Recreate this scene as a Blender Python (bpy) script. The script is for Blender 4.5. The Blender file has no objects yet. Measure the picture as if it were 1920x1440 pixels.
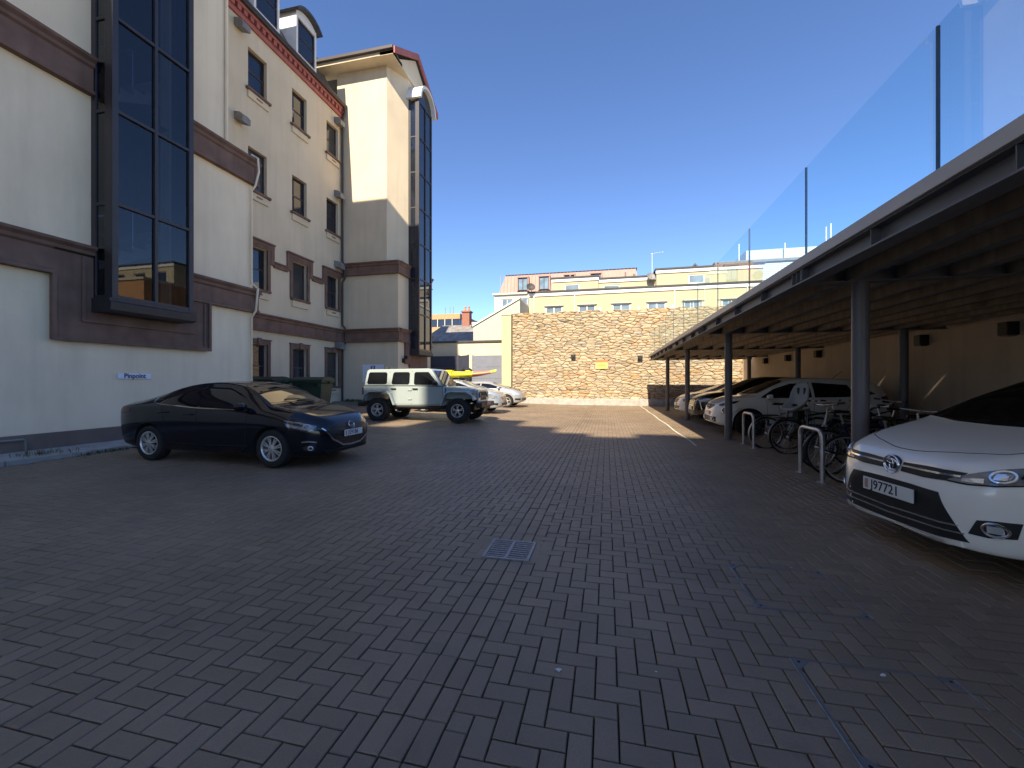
import bpy, bmesh, math, random
import numpy as np
from mathutils import Vector, Matrix
from mathutils.bvhtree import BVHTree

random.seed(7)
R = math.radians
scn = bpy.context.scene
COL = scn.collection

# ------------------------------------------------------------------ camera, sky, sun, exposure
CAM_H = 1.48
YAW = 12.9                                  # the lens looks a little left of the yard's long axis
cd = bpy.data.cameras.new('camera'); cam = bpy.data.objects.new('camera', cd); COL.objects.link(cam)
cd.sensor_fit = 'HORIZONTAL'; cd.sensor_width = 36.0; cd.lens = 36.0 * 776 / 1920
cd.shift_y = -4.0 / 1920
cd.clip_start = 0.05; cd.clip_end = 3000
cam.location = (0, 0, CAM_H); cam.rotation_euler = (R(90), 0, R(YAW))
scn.camera = cam

SUN_EL = 42.0; SUN_AZ = 3.0                 # behind the camera, 3 degrees to the left
w = bpy.data.worlds.new('World'); scn.world = w; w.use_nodes = True
nt = w.node_tree; nt.nodes.clear()
sky = nt.nodes.new('ShaderNodeTexSky'); sky.sky_type = 'NISHITA'; sky.sun_disc = False
sky.sun_elevation = R(SUN_EL); sky.sun_rotation = R(180 + SUN_AZ)
sky.air_density = 1.0; sky.dust_density = 0.0; sky.ozone_density = 3.0; sky.altitude = 2500
bg = nt.nodes.new('ShaderNodeBackground'); bg.inputs['Strength'].default_value = 0.09
wo = nt.nodes.new('ShaderNodeOutputWorld')
hs_ = nt.nodes.new('ShaderNodeHueSaturation'); hs_.inputs['Saturation'].default_value = 1.08; hs_.inputs['Hue'].default_value = 0.506; nt.links.new(sky.outputs[0], hs_.inputs['Color']); nt.links.new(hs_.outputs[0], bg.inputs[0]); nt.links.new(bg.outputs[0], wo.inputs[0])

sd = bpy.data.lights.new('sun', 'SUN'); sd.energy = 3.7; sd.angle = R(0.53); sd.color = (1.0, 0.88, 0.68)
sun = bpy.data.objects.new('sun', sd); COL.objects.link(sun)
tosun = Vector((-math.sin(R(SUN_AZ)) * math.cos(R(SUN_EL)), -math.cos(R(SUN_AZ)) * math.cos(R(SUN_EL)), math.sin(R(SUN_EL))))
sun.rotation_euler = tosun.to_track_quat('Z', 'Y').to_euler(); sun.location = (0, -20, 60)

vs = scn.view_settings
vs.view_transform = 'Standard'; vs.look = 'None'; vs.exposure = 1.55; vs.gamma = 1.0; vs.use_curve_mapping = False

# ------------------------------------------------------------------ materials
MATS = {}
def new_mat(name):
    m = bpy.data.materials.new(name); m.use_nodes = True
    MATS[name] = m
    n = m.node_tree.nodes
    return m, m.node_tree, n['Principled BSDF'], n['Material Output']

def mat(name, col, rough=0.6, metal=0.0, spec=0.5, coat=0.0, var=0.12, scale=3.0, bump=0.0, bscale=60.0,
        streak=0.0, grime=0.0, col2=None, emit=None, bdist=0.01, aniso=(1, 1, 1)):
    m, nt, p, out = new_mat(name)
    N = nt.nodes; L = nt.links
    p.inputs['Roughness'].default_value = rough; p.inputs['Metallic'].default_value = metal
    p.inputs['Specular IOR Level'].default_value = spec; p.inputs['Coat Weight'].default_value = coat
    p.inputs['Coat Roughness'].default_value = 0.03
    tc = N.new('ShaderNodeTexCoord'); mp = N.new('ShaderNodeMapping'); mp.inputs['Scale'].default_value = aniso
    L.new(tc.outputs['Object'], mp.inputs[0])
    nz = N.new('ShaderNodeTexNoise'); nz.inputs['Scale'].default_value = scale; nz.inputs['Detail'].default_value = 6
    L.new(mp.outputs[0], nz.inputs['Vector'])
    mr = N.new('ShaderNodeMapRange'); mr.inputs['From Min'].default_value = 0.3; mr.inputs['From Max'].default_value = 0.7
    L.new(nz.outputs[0], mr.inputs[0])
    mx = N.new('ShaderNodeMix'); mx.data_type = 'RGBA'
    c = Vector(col)
    lo = tuple(c * (1 - var)) if col2 is None else tuple(col2)
    hi = tuple(c * (1 + var)) if col2 is None else tuple(col)
    mx.inputs[6].default_value = (*lo, 1); mx.inputs[7].default_value = (*hi, 1)
    L.new(mr.outputs[0], mx.inputs[0])
    cout = mx.outputs[2]
    if streak:
        m2 = N.new('ShaderNodeMapping'); m2.inputs['Scale'].default_value = (1, 1, 0.06); L.new(tc.outputs['Object'], m2.inputs[0])
        n2 = N.new('ShaderNodeTexNoise'); n2.inputs['Scale'].default_value = 4.0; n2.inputs['Detail'].default_value = 8
        L.new(m2.outputs[0], n2.inputs['Vector'])
        r2 = N.new('ShaderNodeMapRange'); r2.inputs['From Min'].default_value = 0.5; r2.inputs['From Max'].default_value = 0.78
        r2.inputs['To Max'].default_value = streak; L.new(n2.outputs[0], r2.inputs[0])
        x2 = N.new('ShaderNodeMix'); x2.data_type = 'RGBA'
        x2.inputs[7].default_value = (*(c * 0.45), 1)
        L.new(r2.outputs[0], x2.inputs[0]); L.new(cout, x2.inputs[6]); cout = x2.outputs[2]
    if grime:
        m3 = N.new('ShaderNodeMapping'); m3.inputs['Scale'].default_value = (1, 1, 0.35); L.new(tc.outputs['Object'], m3.inputs[0])
        n3 = N.new('ShaderNodeTexNoise'); n3.inputs['Scale'].default_value = 0.9; n3.inputs['Detail'].default_value = 10; n3.inputs['Roughness'].default_value = .68
        L.new(m3.outputs[0], n3.inputs['Vector'])
        r3 = N.new('ShaderNodeMapRange'); r3.inputs['From Min'].default_value = 0.48; r3.inputs['From Max'].default_value = 0.75; r3.inputs['To Max'].default_value = grime; L.new(n3.outputs[0], r3.inputs[0])
        x3 = N.new('ShaderNodeMix'); x3.data_type = 'RGBA'; x3.inputs[7].default_value = (*(c * 0.55), 1)
        L.new(r3.outputs[0], x3.inputs[0]); L.new(cout, x3.inputs[6]); cout = x3.outputs[2]
    L.new(cout, p.inputs['Base Color'])
    if bump:
        nb = N.new('ShaderNodeTexNoise'); nb.inputs['Scale'].default_value = bscale; nb.inputs['Detail'].default_value = 4
        L.new(tc.outputs['Object'], nb.inputs['Vector'])
        bp = N.new('ShaderNodeBump'); bp.inputs['Strength'].default_value = bump; bp.inputs['Distance'].default_value = bdist
        L.new(nb.outputs[0], bp.inputs['Height']); L.new(bp.outputs[0], p.inputs['Normal'])
    if coat:
        cn = N.new('ShaderNodeTexNoise'); cn.inputs['Scale'].default_value = 2.2; cn.inputs['Detail'].default_value = 9; cn.inputs['Roughness'].default_value = .7; L.new(tc.outputs['Object'], cn.inputs['Vector'])
        cm = N.new('ShaderNodeMapRange'); cm.inputs['From Min'].default_value = .35; cm.inputs['From Max'].default_value = .75; cm.inputs['To Min'].default_value = .015; cm.inputs['To Max'].default_value = .14; L.new(cn.outputs[0], cm.inputs[0])
        L.new(cm.outputs[0], p.inputs['Coat Roughness'])
    if emit:
        p.inputs['Emission Color'].default_value = (*emit[:3], 1); p.inputs['Emission Strength'].default_value = emit[3]
    return m

def ramp_mat(name, stops, rough=0.85, source='object', bump=0.3, bscale=40, fine=0.25, fscale=25.0, spec=0.3, bdist=0.01, stain=0.0):
    """colour picked per piece: by object (single pieces) or by a per-face attribute (joined pieces)"""
    m, nt, p, out = new_mat(name); N = nt.nodes; L = nt.links
    p.inputs['Roughness'].default_value = rough; p.inputs['Specular IOR Level'].default_value = spec
    if source == 'object':
        s = N.new('ShaderNodeObjectInfo'); so = s.outputs['Random']
    else:
        s = N.new('ShaderNodeAttribute'); s.attribute_name = 'rnd'; so = s.outputs['Fac']
    cr = N.new('ShaderNodeValToRGB'); e = cr.color_ramp.elements
    e[0].position = stops[0][0]; e[0].color = (*stops[0][1], 1); e[1].position = stops[-1][0]; e[1].color = (*stops[-1][1], 1)
    for ps, c in stops[1:-1]:
        k = e.new(ps); k.color = (*c, 1)
    L.new(so, cr.inputs[0])
    g = N.new('ShaderNodeNewGeometry')
    nz = N.new('ShaderNodeTexNoise'); nz.inputs['Scale'].default_value = fscale; nz.inputs['Detail'].default_value = 8; nz.inputs['Roughness'].default_value = 0.7
    L.new(g.outputs['Position'], nz.inputs['Vector'])
    mr = N.new('ShaderNodeMapRange'); mr.inputs['From Min'].default_value = 0.25; mr.inputs['From Max'].default_value = 0.75
    mr.inputs['To Min'].default_value = 1 - fine; mr.inputs['To Max'].default_value = 1 + fine
    L.new(nz.outputs[0], mr.inputs[0])
    vm = N.new('ShaderNodeVectorMath'); vm.operation = 'SCALE'
    L.new(cr.outputs[0], vm.inputs[0]); L.new(mr.outputs[0], vm.inputs['Scale'])
    outc = vm.outputs[0]
    if stain:
        n3 = N.new('ShaderNodeTexNoise'); n3.inputs['Scale'].default_value = 0.55; n3.inputs['Detail'].default_value = 7; n3.inputs['Roughness'].default_value = .65
        L.new(g.outputs['Position'], n3.inputs['Vector'])
        r3 = N.new('ShaderNodeMapRange'); r3.inputs['From Min'].default_value = 0.3; r3.inputs['From Max'].default_value = 0.7
        r3.inputs['To Min'].default_value = 1 - stain; r3.inputs['To Max'].default_value = 1 + stain; L.new(n3.outputs[0], r3.inputs[0])
        v3 = N.new('ShaderNodeVectorMath'); v3.operation = 'SCALE'; L.new(outc, v3.inputs[0]); L.new(r3.outputs[0], v3.inputs['Scale']); outc = v3.outputs[0]
    if stain:
        n4 = N.new('ShaderNodeTexNoise'); n4.inputs['Scale'].default_value = 1.7; n4.inputs['Detail'].default_value = 9; n4.inputs['Roughness'].default_value = .7
        L.new(g.outputs['Position'], n4.inputs['Vector'])
        r4 = N.new('ShaderNodeMapRange'); r4.inputs['From Min'].default_value = 0.58; r4.inputs['From Max'].default_value = 0.72; r4.inputs['To Max'].default_value = .42; L.new(n4.outputs[0], r4.inputs[0])
        x4 = N.new('ShaderNodeMix'); x4.data_type = 'RGBA'; x4.inputs[7].default_value = (.06, .05, .042, 1); L.new(r4.outputs[0], x4.inputs[0]); L.new(outc, x4.inputs[6]); outc = x4.outputs[2]
    L.new(outc, p.inputs['Base Color'])
    nb = N.new('ShaderNodeTexNoise'); nb.inputs['Scale'].default_value = bscale; nb.inputs['Detail'].default_value = 5
    L.new(g.outputs['Position'], nb.inputs['Vector'])
    bp = N.new('ShaderNodeBump'); bp.inputs['Strength'].default_value = bump; bp.inputs['Distance'].default_value = bdist
    L.new(nb.outputs[0], bp.inputs['Height']); L.new(bp.outputs[0], p.inputs['Normal'])
    return m

def glass_mat(name, tint, gl=(1, 1, 1), ior=1.5, rough=0.0, boost=0.0):
    m, nt, p, out = new_mat(name); N = nt.nodes; L = nt.links; N.remove(p)
    t = N.new('ShaderNodeBsdfTransparent'); t.inputs[0].default_value = (*tint, 1)
    g = N.new('ShaderNodeBsdfGlossy'); g.inputs['Color'].default_value = (*gl, 1); g.inputs['Roughness'].default_value = rough
    f = N.new('ShaderNodeFresnel'); f.inputs[0].default_value = ior
    ad = N.new('ShaderNodeMath'); ad.operation = 'ADD'; ad.inputs[1].default_value = boost; ad.use_clamp = True
    L.new(f.outputs[0], ad.inputs[0])
    gm = N.new('ShaderNodeNewGeometry'); sb = N.new('ShaderNodeMath'); sb.operation = 'SUBTRACT'; sb.inputs[0].default_value = 1.0; L.new(gm.outputs['Backfacing'], sb.inputs[1])
    ml = N.new('ShaderNodeMath'); ml.operation = 'MULTIPLY'; L.new(ad.outputs[0], ml.inputs[0]); L.new(sb.outputs[0], ml.inputs[1])
    mx = N.new('ShaderNodeMixShader'); L.new(ml.outputs[0], mx.inputs[0]); L.new(t.outputs[0], mx.inputs[1]); L.new(g.outputs[0], mx.inputs[2])
    L.new(mx.outputs[0], out.inputs[0])
    return m

mat('render_lifted', (0.85, 0.69, 0.485), 0.9, var=0.05, scale=0.8, bump=0.25, bscale=90, streak=0.16, grime=0.26, spec=0.2)  # render_cream paint again, colour lightened to brighten the shaded wing
mat('render_cream', (0.64, 0.535, 0.385), 0.9, var=0.05, scale=0.8, bump=0.25, bscale=90, grime=0.22, streak=0.16, spec=0.2)
mat('brown_stone', (0.175, 0.105, 0.08), 0.8, var=0.2, scale=2.5, bump=0.2, bscale=40, streak=0.5, spec=0.3)
mat('red_trim', (0.36,0.11,0.09), 0.7, var=0.15)
mat('frame_dark', (0.035,0.03,0.033), 0.45, var=0.15, bump=0.05)
mat('window_brown', (0.05,0.036,0.033), 0.5)
mat('slate', (0.06, 0.062, 0.07), 0.6, var=0.25, scale=6)
mat('white_paint', (0.72, 0.70, 0.66), 0.5, var=0.05, streak=0.1)
mat('pane_dark', (0.016, 0.02, 0.03), 0.02, spec=0.7, var=0.3, scale=0.8)
mat('pane_grey', (0.05, 0.05, 0.052), 0.08, spec=0.6, var=0.25, scale=0.9)
mat('lead_grey', (0.20,0.195,0.19), 0.6, var=0.15)
mat('black_plastic', (0.012, 0.012, 0.013), 0.5, var=0.1)
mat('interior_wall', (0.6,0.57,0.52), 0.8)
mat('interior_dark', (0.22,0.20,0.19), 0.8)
mat('steel_paint', (0.13, 0.125, 0.13), 0.5, var=0.1, bump=0.05, bscale=30)
mat('steel_column', (0.125, 0.115, 0.13), 0.42, var=0.1, scale=2)
mat('deck_edge', (0.52,0.47,0.42), 0.5, var=0.06)
mat('deck_under', (0.27,0.215,0.155), 0.9, var=0.3, scale=4)
mat('joist', (0.30,0.235,0.165), 0.9, var=0.25, scale=3, streak=0.9, aniso=(1, 3, 1))
mat('galvanised', (0.55,0.54,0.54), 0.38, metal=0.8, var=0.12, scale=20)
mat('rear_wall', (0.62, 0.50, 0.38), 0.9, var=0.08, scale=1.2, bump=0.2, streak=0.25, spec=0.2)
mat('mortar', (0.40, 0.325, 0.235), 0.95, var=0.2, scale=8, bump=0.5, bscale=60, spec=0.1)
mat('joint_sand', (0.04, 0.036, 0.032), 0.95, var=0.3, scale=20, spec=0.1)
mat('ground_far', (0.26,0.24,0.20), 0.95, var=0.2, scale=0.4)
mat('concrete', (0.36,0.34,0.31), 0.9, var=0.18, scale=5, bump=0.4, bscale=70, spec=0.2)
mat('plinth_stone', (0.17, 0.125, 0.105), 0.85, var=0.15, scale=2, bump=0.3, bscale=50, streak=0.3)
mat('line_white', (0.62, 0.58, 0.48), 0.8, var=0.25, scale=14)
mat('cast_iron', (0.26,0.25,0.25), 0.5, metal=0.3, var=0.25, scale=30)
mat('steel_edge', (0.24,0.23,0.22), 0.5, metal=0.15, var=0.3, scale=20)
mat('void', (0.004, 0.004, 0.004), 0.9)
mat('weed', (0.055, 0.085, 0.025), 0.7, var=0.35, scale=6)
mat('weed_dry', (0.16, 0.14, 0.06), 0.8, var=0.3, scale=6)
mat('bin_green', (0.018,0.042,0.027), 0.55, var=0.15)
mat('sign_white', (0.74, 0.76, 0.84), 0.5, var=0.02)
mat('sign_blue', (0.02, 0.035, 0.16), 0.5, var=0.02)
mat('ink', (0.012, 0.013, 0.03), 0.6, var=0.02)
mat('sign_yellow', (0.80, 0.66, 0.16), 0.5, var=0.05)
mat('sign_orange', (0.55, 0.17, 0.06), 0.5, var=0.05)
mat('gate_dark', (0.045, 0.047, 0.07), 0.5, var=0.1)
mat('gate_grey', (0.17, 0.18, 0.22), 0.5, var=0.08)
mat('pale_yellow', (0.46,0.40,0.265), 0.9, var=0.04, streak=0.1, spec=0.2)
mat('pale_wall', (0.48,0.455,0.375), 0.9, var=0.04, streak=0.1, spec=0.2)
mat('roof_edge', (0.05, 0.048, 0.05), 0.7)
mat('pane_far', (0.16, 0.22, 0.27), 0.12, spec=0.6, var=0.35, scale=0.7)
mat('pink_cladding', (0.36,0.205,0.165), 0.6, var=0.08, scale=1.0)
mat('red_roof', (0.24, 0.075, 0.06), 0.7, var=0.15)
mat('pale_stone', (0.45,0.425,0.36), 0.85, var=0.06)
mat('orange_brick', (0.46,0.25,0.12), 0.9, var=0.15)
mat('brick_red', (0.28, 0.12, 0.08), 0.9, var=0.25, scale=9)
mat('slate_far', (0.20, 0.185, 0.175), 0.8, var=0.3, scale=2, streak=0.5)
mat('white_clad', (0.5,0.535,0.52), 0.6, var=0.04)
mat('kayak_yellow', (0.75, 0.62, 0.02), 0.4, var=0.05)
mat('kayak_red', (0.50,0.19,0.10), 0.4, var=0.05)
# vehicles
mat('tyre', (0.014, 0.014, 0.015), 0.85, var=0.2, scale=20)
mat('alloy', (0.62, 0.60, 0.58), 0.35, metal=0.7, var=0.06)
mat('alloy_dark', (0.03, 0.03, 0.033), 0.4, metal=0.5)
mat('chrome', (0.75, 0.75, 0.77), 0.12, metal=1.0, var=0.02)
mat('car_glass', (0.008, 0.009, 0.011), 0.02, spec=0.6, var=0.3, scale=1.2)
mat('lamp_glass', (0.20, 0.21, 0.23), 0.06, spec=0.8, var=0.35, scale=14)
mat('lamp_dark', (0.02, 0.021, 0.024), 0.06, spec=0.8, var=0.3, scale=9)
mat('lamp_bright', (0.75, 0.76, 0.78), 0.12, metal=0.6, var=0.1)
mat('lamp_amber', (0.55, 0.20, 0.05), 0.2, spec=0.7)
mat('lamp_red', (0.10, 0.008, 0.008), 0.12, spec=0.7)
mat('plate_white', (0.70, 0.71, 0.69), 0.45, var=0.03)
mat('plate_pink', (0.45, 0.27, 0.25), 0.5, var=0.1)
mat('seam', (0.006, 0.006, 0.007), 0.8)
mat('arch_black', (0.008, 0.008, 0.009), 0.9)
mat('paint_navy', (0.0022, 0.0028, 0.008), 0.3, spec=0.05, metal=0.0, coat=1.0, var=0.08)
mat('paint_white', (0.88,0.84,0.77), 0.35, coat=1.0, var=0.02)
mat('paint_pearl', (0.76,0.75,0.73), 0.35, coat=1.0, var=0.02)
mat('paint_black', (0.006, 0.005, 0.005), 0.3, spec=0.05, metal=0.0, coat=1.0, var=0.05)
mat('paint_silver', (0.42, 0.47, 0.52), 0.35, metal=0.45, coat=1.0, var=0.03)
mat('paint_grey', (0.40, 0.41, 0.42), 0.35, metal=0.4, coat=1.0, var=0.03)
mat('paint_sage', (0.31, 0.355, 0.345), 0.38, coat=0.8, var=0.02)
mat('seat_grey', (0.33, 0.34, 0.37), 0.6, var=0.05)
mat('bike_grey', (0.30, 0.30, 0.31), 0.35, metal=0.5)
mat('bike_black', (0.012, 0.012, 0.013), 0.4)
mat('bike_blue', (0.02, 0.04, 0.10), 0.35)
mat('litter', (0.6, 0.58, 0.55), 0.8)
PAV = [(0, (0.192, 0.140, 0.094)), (0.4, (0.205, 0.150, 0.101)), (0.8, (0.216, 0.158, 0.107)), (1, (0.236, 0.173, 0.117))]
ramp_mat('paver', PAV, 0.58, 'object', 0.25, 160, 0.25, 160.0, bdist=0.002, stain=0.22, spec=0.5)
ramp_mat('paver_far', PAV, 0.58, 'attr', 0.25, 160, 0.25, 160.0, bdist=0.002, stain=0.22, spec=0.5)
STN = [(0, (0.25, 0.20, 0.145)), (0.15, (0.39, 0.305, 0.20)), (0.35, (0.36, 0.29, 0.205)), (0.55, (0.43, 0.345, 0.235)), (0.76, (0.395, 0.30, 0.185)),
       (0.86, (0.38, 0.24, 0.125)), (0.92, (0.31, 0.27, 0.215)), (1, (0.47, 0.40, 0.285))]
ramp_mat('stone', STN, 0.95, 'object', 0.8, 14, 0.32, 7.0, bdist=0.03)
ramp_mat('stone_far', STN, 0.95, 'attr', 0.8, 14, 0.32, 7.0, bdist=0.03)
glass_mat('balustrade_glass', (0.86, 0.95, 0.97), ior=1.5)
glass_mat('bay_glass', (0.50, 0.52, 0.56), boost=0.02)
M = MATS

# ------------------------------------------------------------------ helpers
def tag(o, label=None, cat=None, group=None, kind=None):
    if label: o['label'] = label
    if cat: o['category'] = cat
    if group: o['group'] = group
    if kind: o['kind'] = kind
    return o

def empty(name, loc=(0, 0, 0), rz=0.0, parent=None):
    o = bpy.data.objects.new(name, None); COL.objects.link(o)
    o.location = loc; o.rotation_euler = (0, 0, rz); o.empty_display_size = 0.2
    if parent: o.parent = parent
    return o

def thing(name, label, cat, loc=(0, 0, 0), rz=0.0, group=None):
    return tag(empty(name, loc, rz), label, cat, group)

def offset_of(o):
    v = Vector((0, 0, 0))
    while o: v += o.location; o = o.parent
    return v

class MB:
    def __init__(s): s.v = []; s.f = []; s.m = []
    def add(s, vs, fs, mi=0):
        b = len(s.v); s.v += [tuple(v) for v in vs]; s.f += [tuple(i + b for i in f) for f in fs]; s.m += [mi] * len(fs)
        return s
    def box(s, x0, x1, y0, y1, z0, z1, mi=0):
        return s.add([(x0, y0, z0), (x1, y0, z0), (x1, y1, z0), (x0, y1, z0), (x0, y0, z1), (x1, y0, z1), (x1, y1, z1), (x0, y1, z1)],
                     [(0, 3, 2, 1), (4, 5, 6, 7), (0, 1, 5, 4), (1, 2, 6, 5), (2, 3, 7, 6), (3, 0, 4, 7)], mi)
    def obox(s, O, U, N, u0, u1, n0, n1, z0, z1):
        O = Vector(O); Z = Vector((0, 0, 1))
        P = [O + U * u + N * n + Z * z for z in (z0, z1) for (u, n) in ((u0, n0), (u1, n0), (u1, n1), (u0, n1))]
        return s.add(P, [(0, 3, 2, 1), (4, 5, 6, 7), (0, 1, 5, 4), (1, 2, 6, 5), (2, 3, 7, 6), (3, 0, 4, 7)])
    def prism(s, poly, axis, a0, a1):
        """poly: 2D points in the two other axes (order x,y,z without axis)"""
        def mk(p, a):
            return {'x': (a, p[0], p[1]), 'y': (p[0], a, p[1]), 'z': (p[0], p[1], a)}[axis]
        n = len(poly)
        V = [mk(p, a0) for p in poly] + [mk(p, a1) for p in poly]
        F = [tuple(range(n - 1, -1, -1)), tuple(range(n, 2 * n))] + [(i, (i + 1) % n, n + (i + 1) % n, n + i) for i in range(n)]
        return s.add(V, F)
    def extr(s, O, U, N, prof, u0, u1):
        O = Vector(O); Z = Vector((0, 0, 1)); n = len(prof)
        V = [O + U * u0 + N * p[0] + Z * p[1] for p in prof] + [O + U * u1 + N * p[0] + Z * p[1] for p in prof]
        F = [tuple(range(n - 1, -1, -1)), tuple(range(n, 2 * n))] + [(i, (i + 1) % n, n + (i + 1) % n, n + i) for i in range(n)]
        return s.add(V, F)
    def tube(s, pts, r, n=8, close=False, caps=True):
        pts = [Vector(p) for p in pts]; k = len(pts); V = []; F = []
        rs = r if isinstance(r, (list, tuple)) else [r] * k
        up = None
        for i, p in enumerate(pts):
            if close: t = (pts[(i + 1) % k] - pts[i - 1]).normalized()
            else: t = (pts[min(i + 1, k - 1)] - pts[max(i - 1, 0)]).normalized()
            if up is None:
                a = Vector((0, 0, 1)) if abs(t.z) < 0.9 else Vector((1, 0, 0))
                up = (a - t * a.dot(t)).normalized()
            else:
                up = (up - t * up.dot(t)).normalized()
            b = t.cross(up)
            for j in range(n):
                a = 2 * math.pi * j / n
                V.append(p + (up * math.cos(a) + b * math.sin(a)) * rs[i])
        rng = k if close else k - 1
        for i in range(rng):
            for j in range(n):
                F.append((i * n + j, i * n + (j + 1) % n, ((i + 1) % k) * n + (j + 1) % n, ((i + 1) % k) * n + j))
        if caps and not close:
            F.append(tuple(range(n - 1, -1, -1))); F.append(tuple((k - 1) * n + j for j in range(n)))
        return s.add(V, F)
    def lathe(s, prof, n=32, axis='y', c=(0, 0, 0), close=False, mi=0):
        """prof: (radius, along-axis) pairs"""
        V = []; F = []; k = len(prof); c = Vector(c)
        for i in range(n):
            a = 2 * math.pi * i / n; ca, sa = math.cos(a), math.sin(a)
            for (r, h) in prof:
                if axis == 'y': V.append(c + Vector((r * ca, h, r * sa)))
                elif axis == 'x': V.append(c + Vector((h, r * ca, r * sa)))
                else: V.append(c + Vector((r * ca, r * sa, h)))
        for i in range(n):
            for j in range(k if close else k - 1):
                F.append((i * k + j, i * k + (j + 1) % k, ((i + 1) % n) * k + (j + 1) % k, ((i + 1) % n) * k + j))
        return s.add(V, F, mi)
    def cyl(s, p0, p1, r, n=12): return s.tube([p0, p1], r, n)
    def mesh(s, name, off=None):
        me = bpy.data.meshes.new(name)
        V = s.v if off is None else [(v[0] - off.x, v[1] - off.y, v[2] - off.z) for v in s.v]
        me.from_pydata(V, [], s.f); me.update()
        return me
    def build(s, name, m, parent=None, world=False, smooth=None, bevel=0.0, fix=True):
        off = offset_of(parent) if (world and parent) else None
        me = s.mesh(name, off)
        ml = m if isinstance(m, (list, tuple)) else [m]
        for q in ml: me.materials.append(M[q] if isinstance(q, str) else q)
        if len(ml) > 1: me.polygons.foreach_set('material_index', s.m)
        if fix:
            bm = bmesh.new(); bm.from_mesh(me); bmesh.ops.recalc_face_normals(bm, faces=bm.faces); bm.to_mesh(me); bm.free()
        if smooth is not None:
            me.polygons.foreach_set('use_smooth', [True] * len(me.polygons)); me.set_sharp_from_angle(angle=R(smooth))
        o = bpy.data.objects.new(name, me); COL.objects.link(o)
        if parent: o.parent = parent
        if bevel:
            b = o.modifiers.new('bevel', 'BEVEL'); b.width = bevel; b.segments = 2; b.limit_method = 'ANGLE'
        return o

UX, UY, NX, NY = Vector((1, 0, 0)), Vector((0, 1, 0)), Vector((-1, 0, 0)), Vector((0, -1, 0))

def facade(mb, O, U, N, u0, u1, z0, z1, holes=(), depth=0.22):
    """a wall face with openings (u0,u1,z0,z1) and reveals of some depth"""
    O = Vector(O); Z = Vector((0, 0, 1))
    us = sorted({u0, u1, *[h[0] for h in holes], *[h[1] for h in holes]}); zs = sorted({z0, z1, *[h[2] for h in holes], *[h[3] for h in holes]})
    for a, b in zip(us, us[1:]):
        for c, d in zip(zs, zs[1:]):
            mu, mz = (a + b) / 2, (c + d) / 2
            if any(h[0] < mu < h[1] and h[2] < mz < h[3] for h in holes): continue
            mb.add([O + U * a + Z * c, O + U * b + Z * c, O + U * b + Z * d, O + U * a + Z * d], [(0, 1, 2, 3)])
    for (a, b, c, d) in holes:
        q = [(a, c), (b, c), (b, d), (a, d)]
        for i in range(4):
            p, r = q[i], q[(i + 1) % 4]
            mb.add([O + U * p[0] + Z * p[1], O + U * r[0] + Z * r[1], O + U * r[0] + Z * r[1] - N * depth, O + U * p[0] + Z * p[1] - N * depth], [(0, 1, 2, 3)])
    return mb

def window(parent, O, U, N, u0, u1, z0, z1, depth=0.14, fw=0.06, mf='window_brown', mg='pane_dark', bars=(), vbars=(), name='window', split=False):
    f = MB()
    f.obox(O, U, N, u0, u0 + fw, -depth - 0.05, -depth + 0.01, z0, z1); f.obox(O, U, N, u1 - fw, u1, -depth - 0.05, -depth + 0.01, z0, z1)
    f.obox(O, U, N, u0 + fw, u1 - fw, -depth - 0.05, -depth + 0.008, z0, z0 + fw); f.obox(O, U, N, u0 + fw, u1 - fw, -depth - 0.05, -depth + 0.008, z1 - fw, z1)
    for t in bars:
        zz = z0 + (z1 - z0) * t; f.obox(O, U, N, u0 + fw, u1 - fw, -depth - 0.045, -depth + 0.004, zz - fw * .45, zz + fw * .45)
    for t in vbars:
        uu = u0 + (u1 - u0) * t; f.obox(O, U, N, uu - fw * .4, uu + fw * .4, -depth - 0.045, -depth + 0.002, z0 + fw, z1 - fw)
    wo = f.build(name, mf, parent, world=True)
    zz = [z0 + fw] + [z0 + (z1 - z0) * t for t in bars] + [z1 - fw]
    for k, (a, b) in enumerate(zip(zz, zz[1:])):
        g = MB(); g.obox(O, U, N, u0 + fw * .5, u1 - fw * .5, -depth - 0.03 - .012 * (k % 2), -depth - 0.02 - .012 * (k % 2), a, b)
        g.build('pane', mg, wo, world=True)
    return wo

def text_mesh(body, size, extrude=0.002, offset=0.0, align='CENTER', sx=1.0, shear=0.0):
    cu = bpy.data.curves.new('t', 'FONT'); cu.body = body; cu.size = size; cu.extrude = extrude; cu.offset = offset
    cu.align_x = align; cu.align_y = 'CENTER'; cu.resolution_u = 3; cu.shear = shear
    o = bpy.data.objects.new('t', cu); COL.objects.link(o)
    dg = bpy.context.evaluated_depsgraph_get()
    me = bpy.data.meshes.new_from_object(o.evaluated_get(dg)); bpy.data.objects.remove(o)
    for v in me.vertices: v.co.x *= sx
    return me

def put_text(name, body, size, m, parent, loc, xaxis, zaxis, extrude=0.002, offset=0.0, sx=1.0):
    """loc in parent space; xaxis = reading direction, zaxis = up of letters"""
    me = text_mesh(body, size, extrude, offset, sx=sx); me.materials.append(M[m])
    xa, za = Vector(xaxis).normalized(), Vector(zaxis).normalized(); na = xa.cross(za)
    mt = Matrix((xa, za, na)).transposed().to_4x4(); mt.translation = Vector(loc); me.transform(mt)
    o = bpy.data.objects.new(name, me); COL.objects.link(o); o.parent = parent
    return o

def gz(x, y):
    """height of the yard surface: a shallow dish falling to the gutter"""
    if x < -0.83:
        k = min(max(0.004 + 0.0011 * (y - 5), 0.004), 0.02); return k * (-0.83 - x)
    return 0.005 * (x + 0.83)

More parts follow.
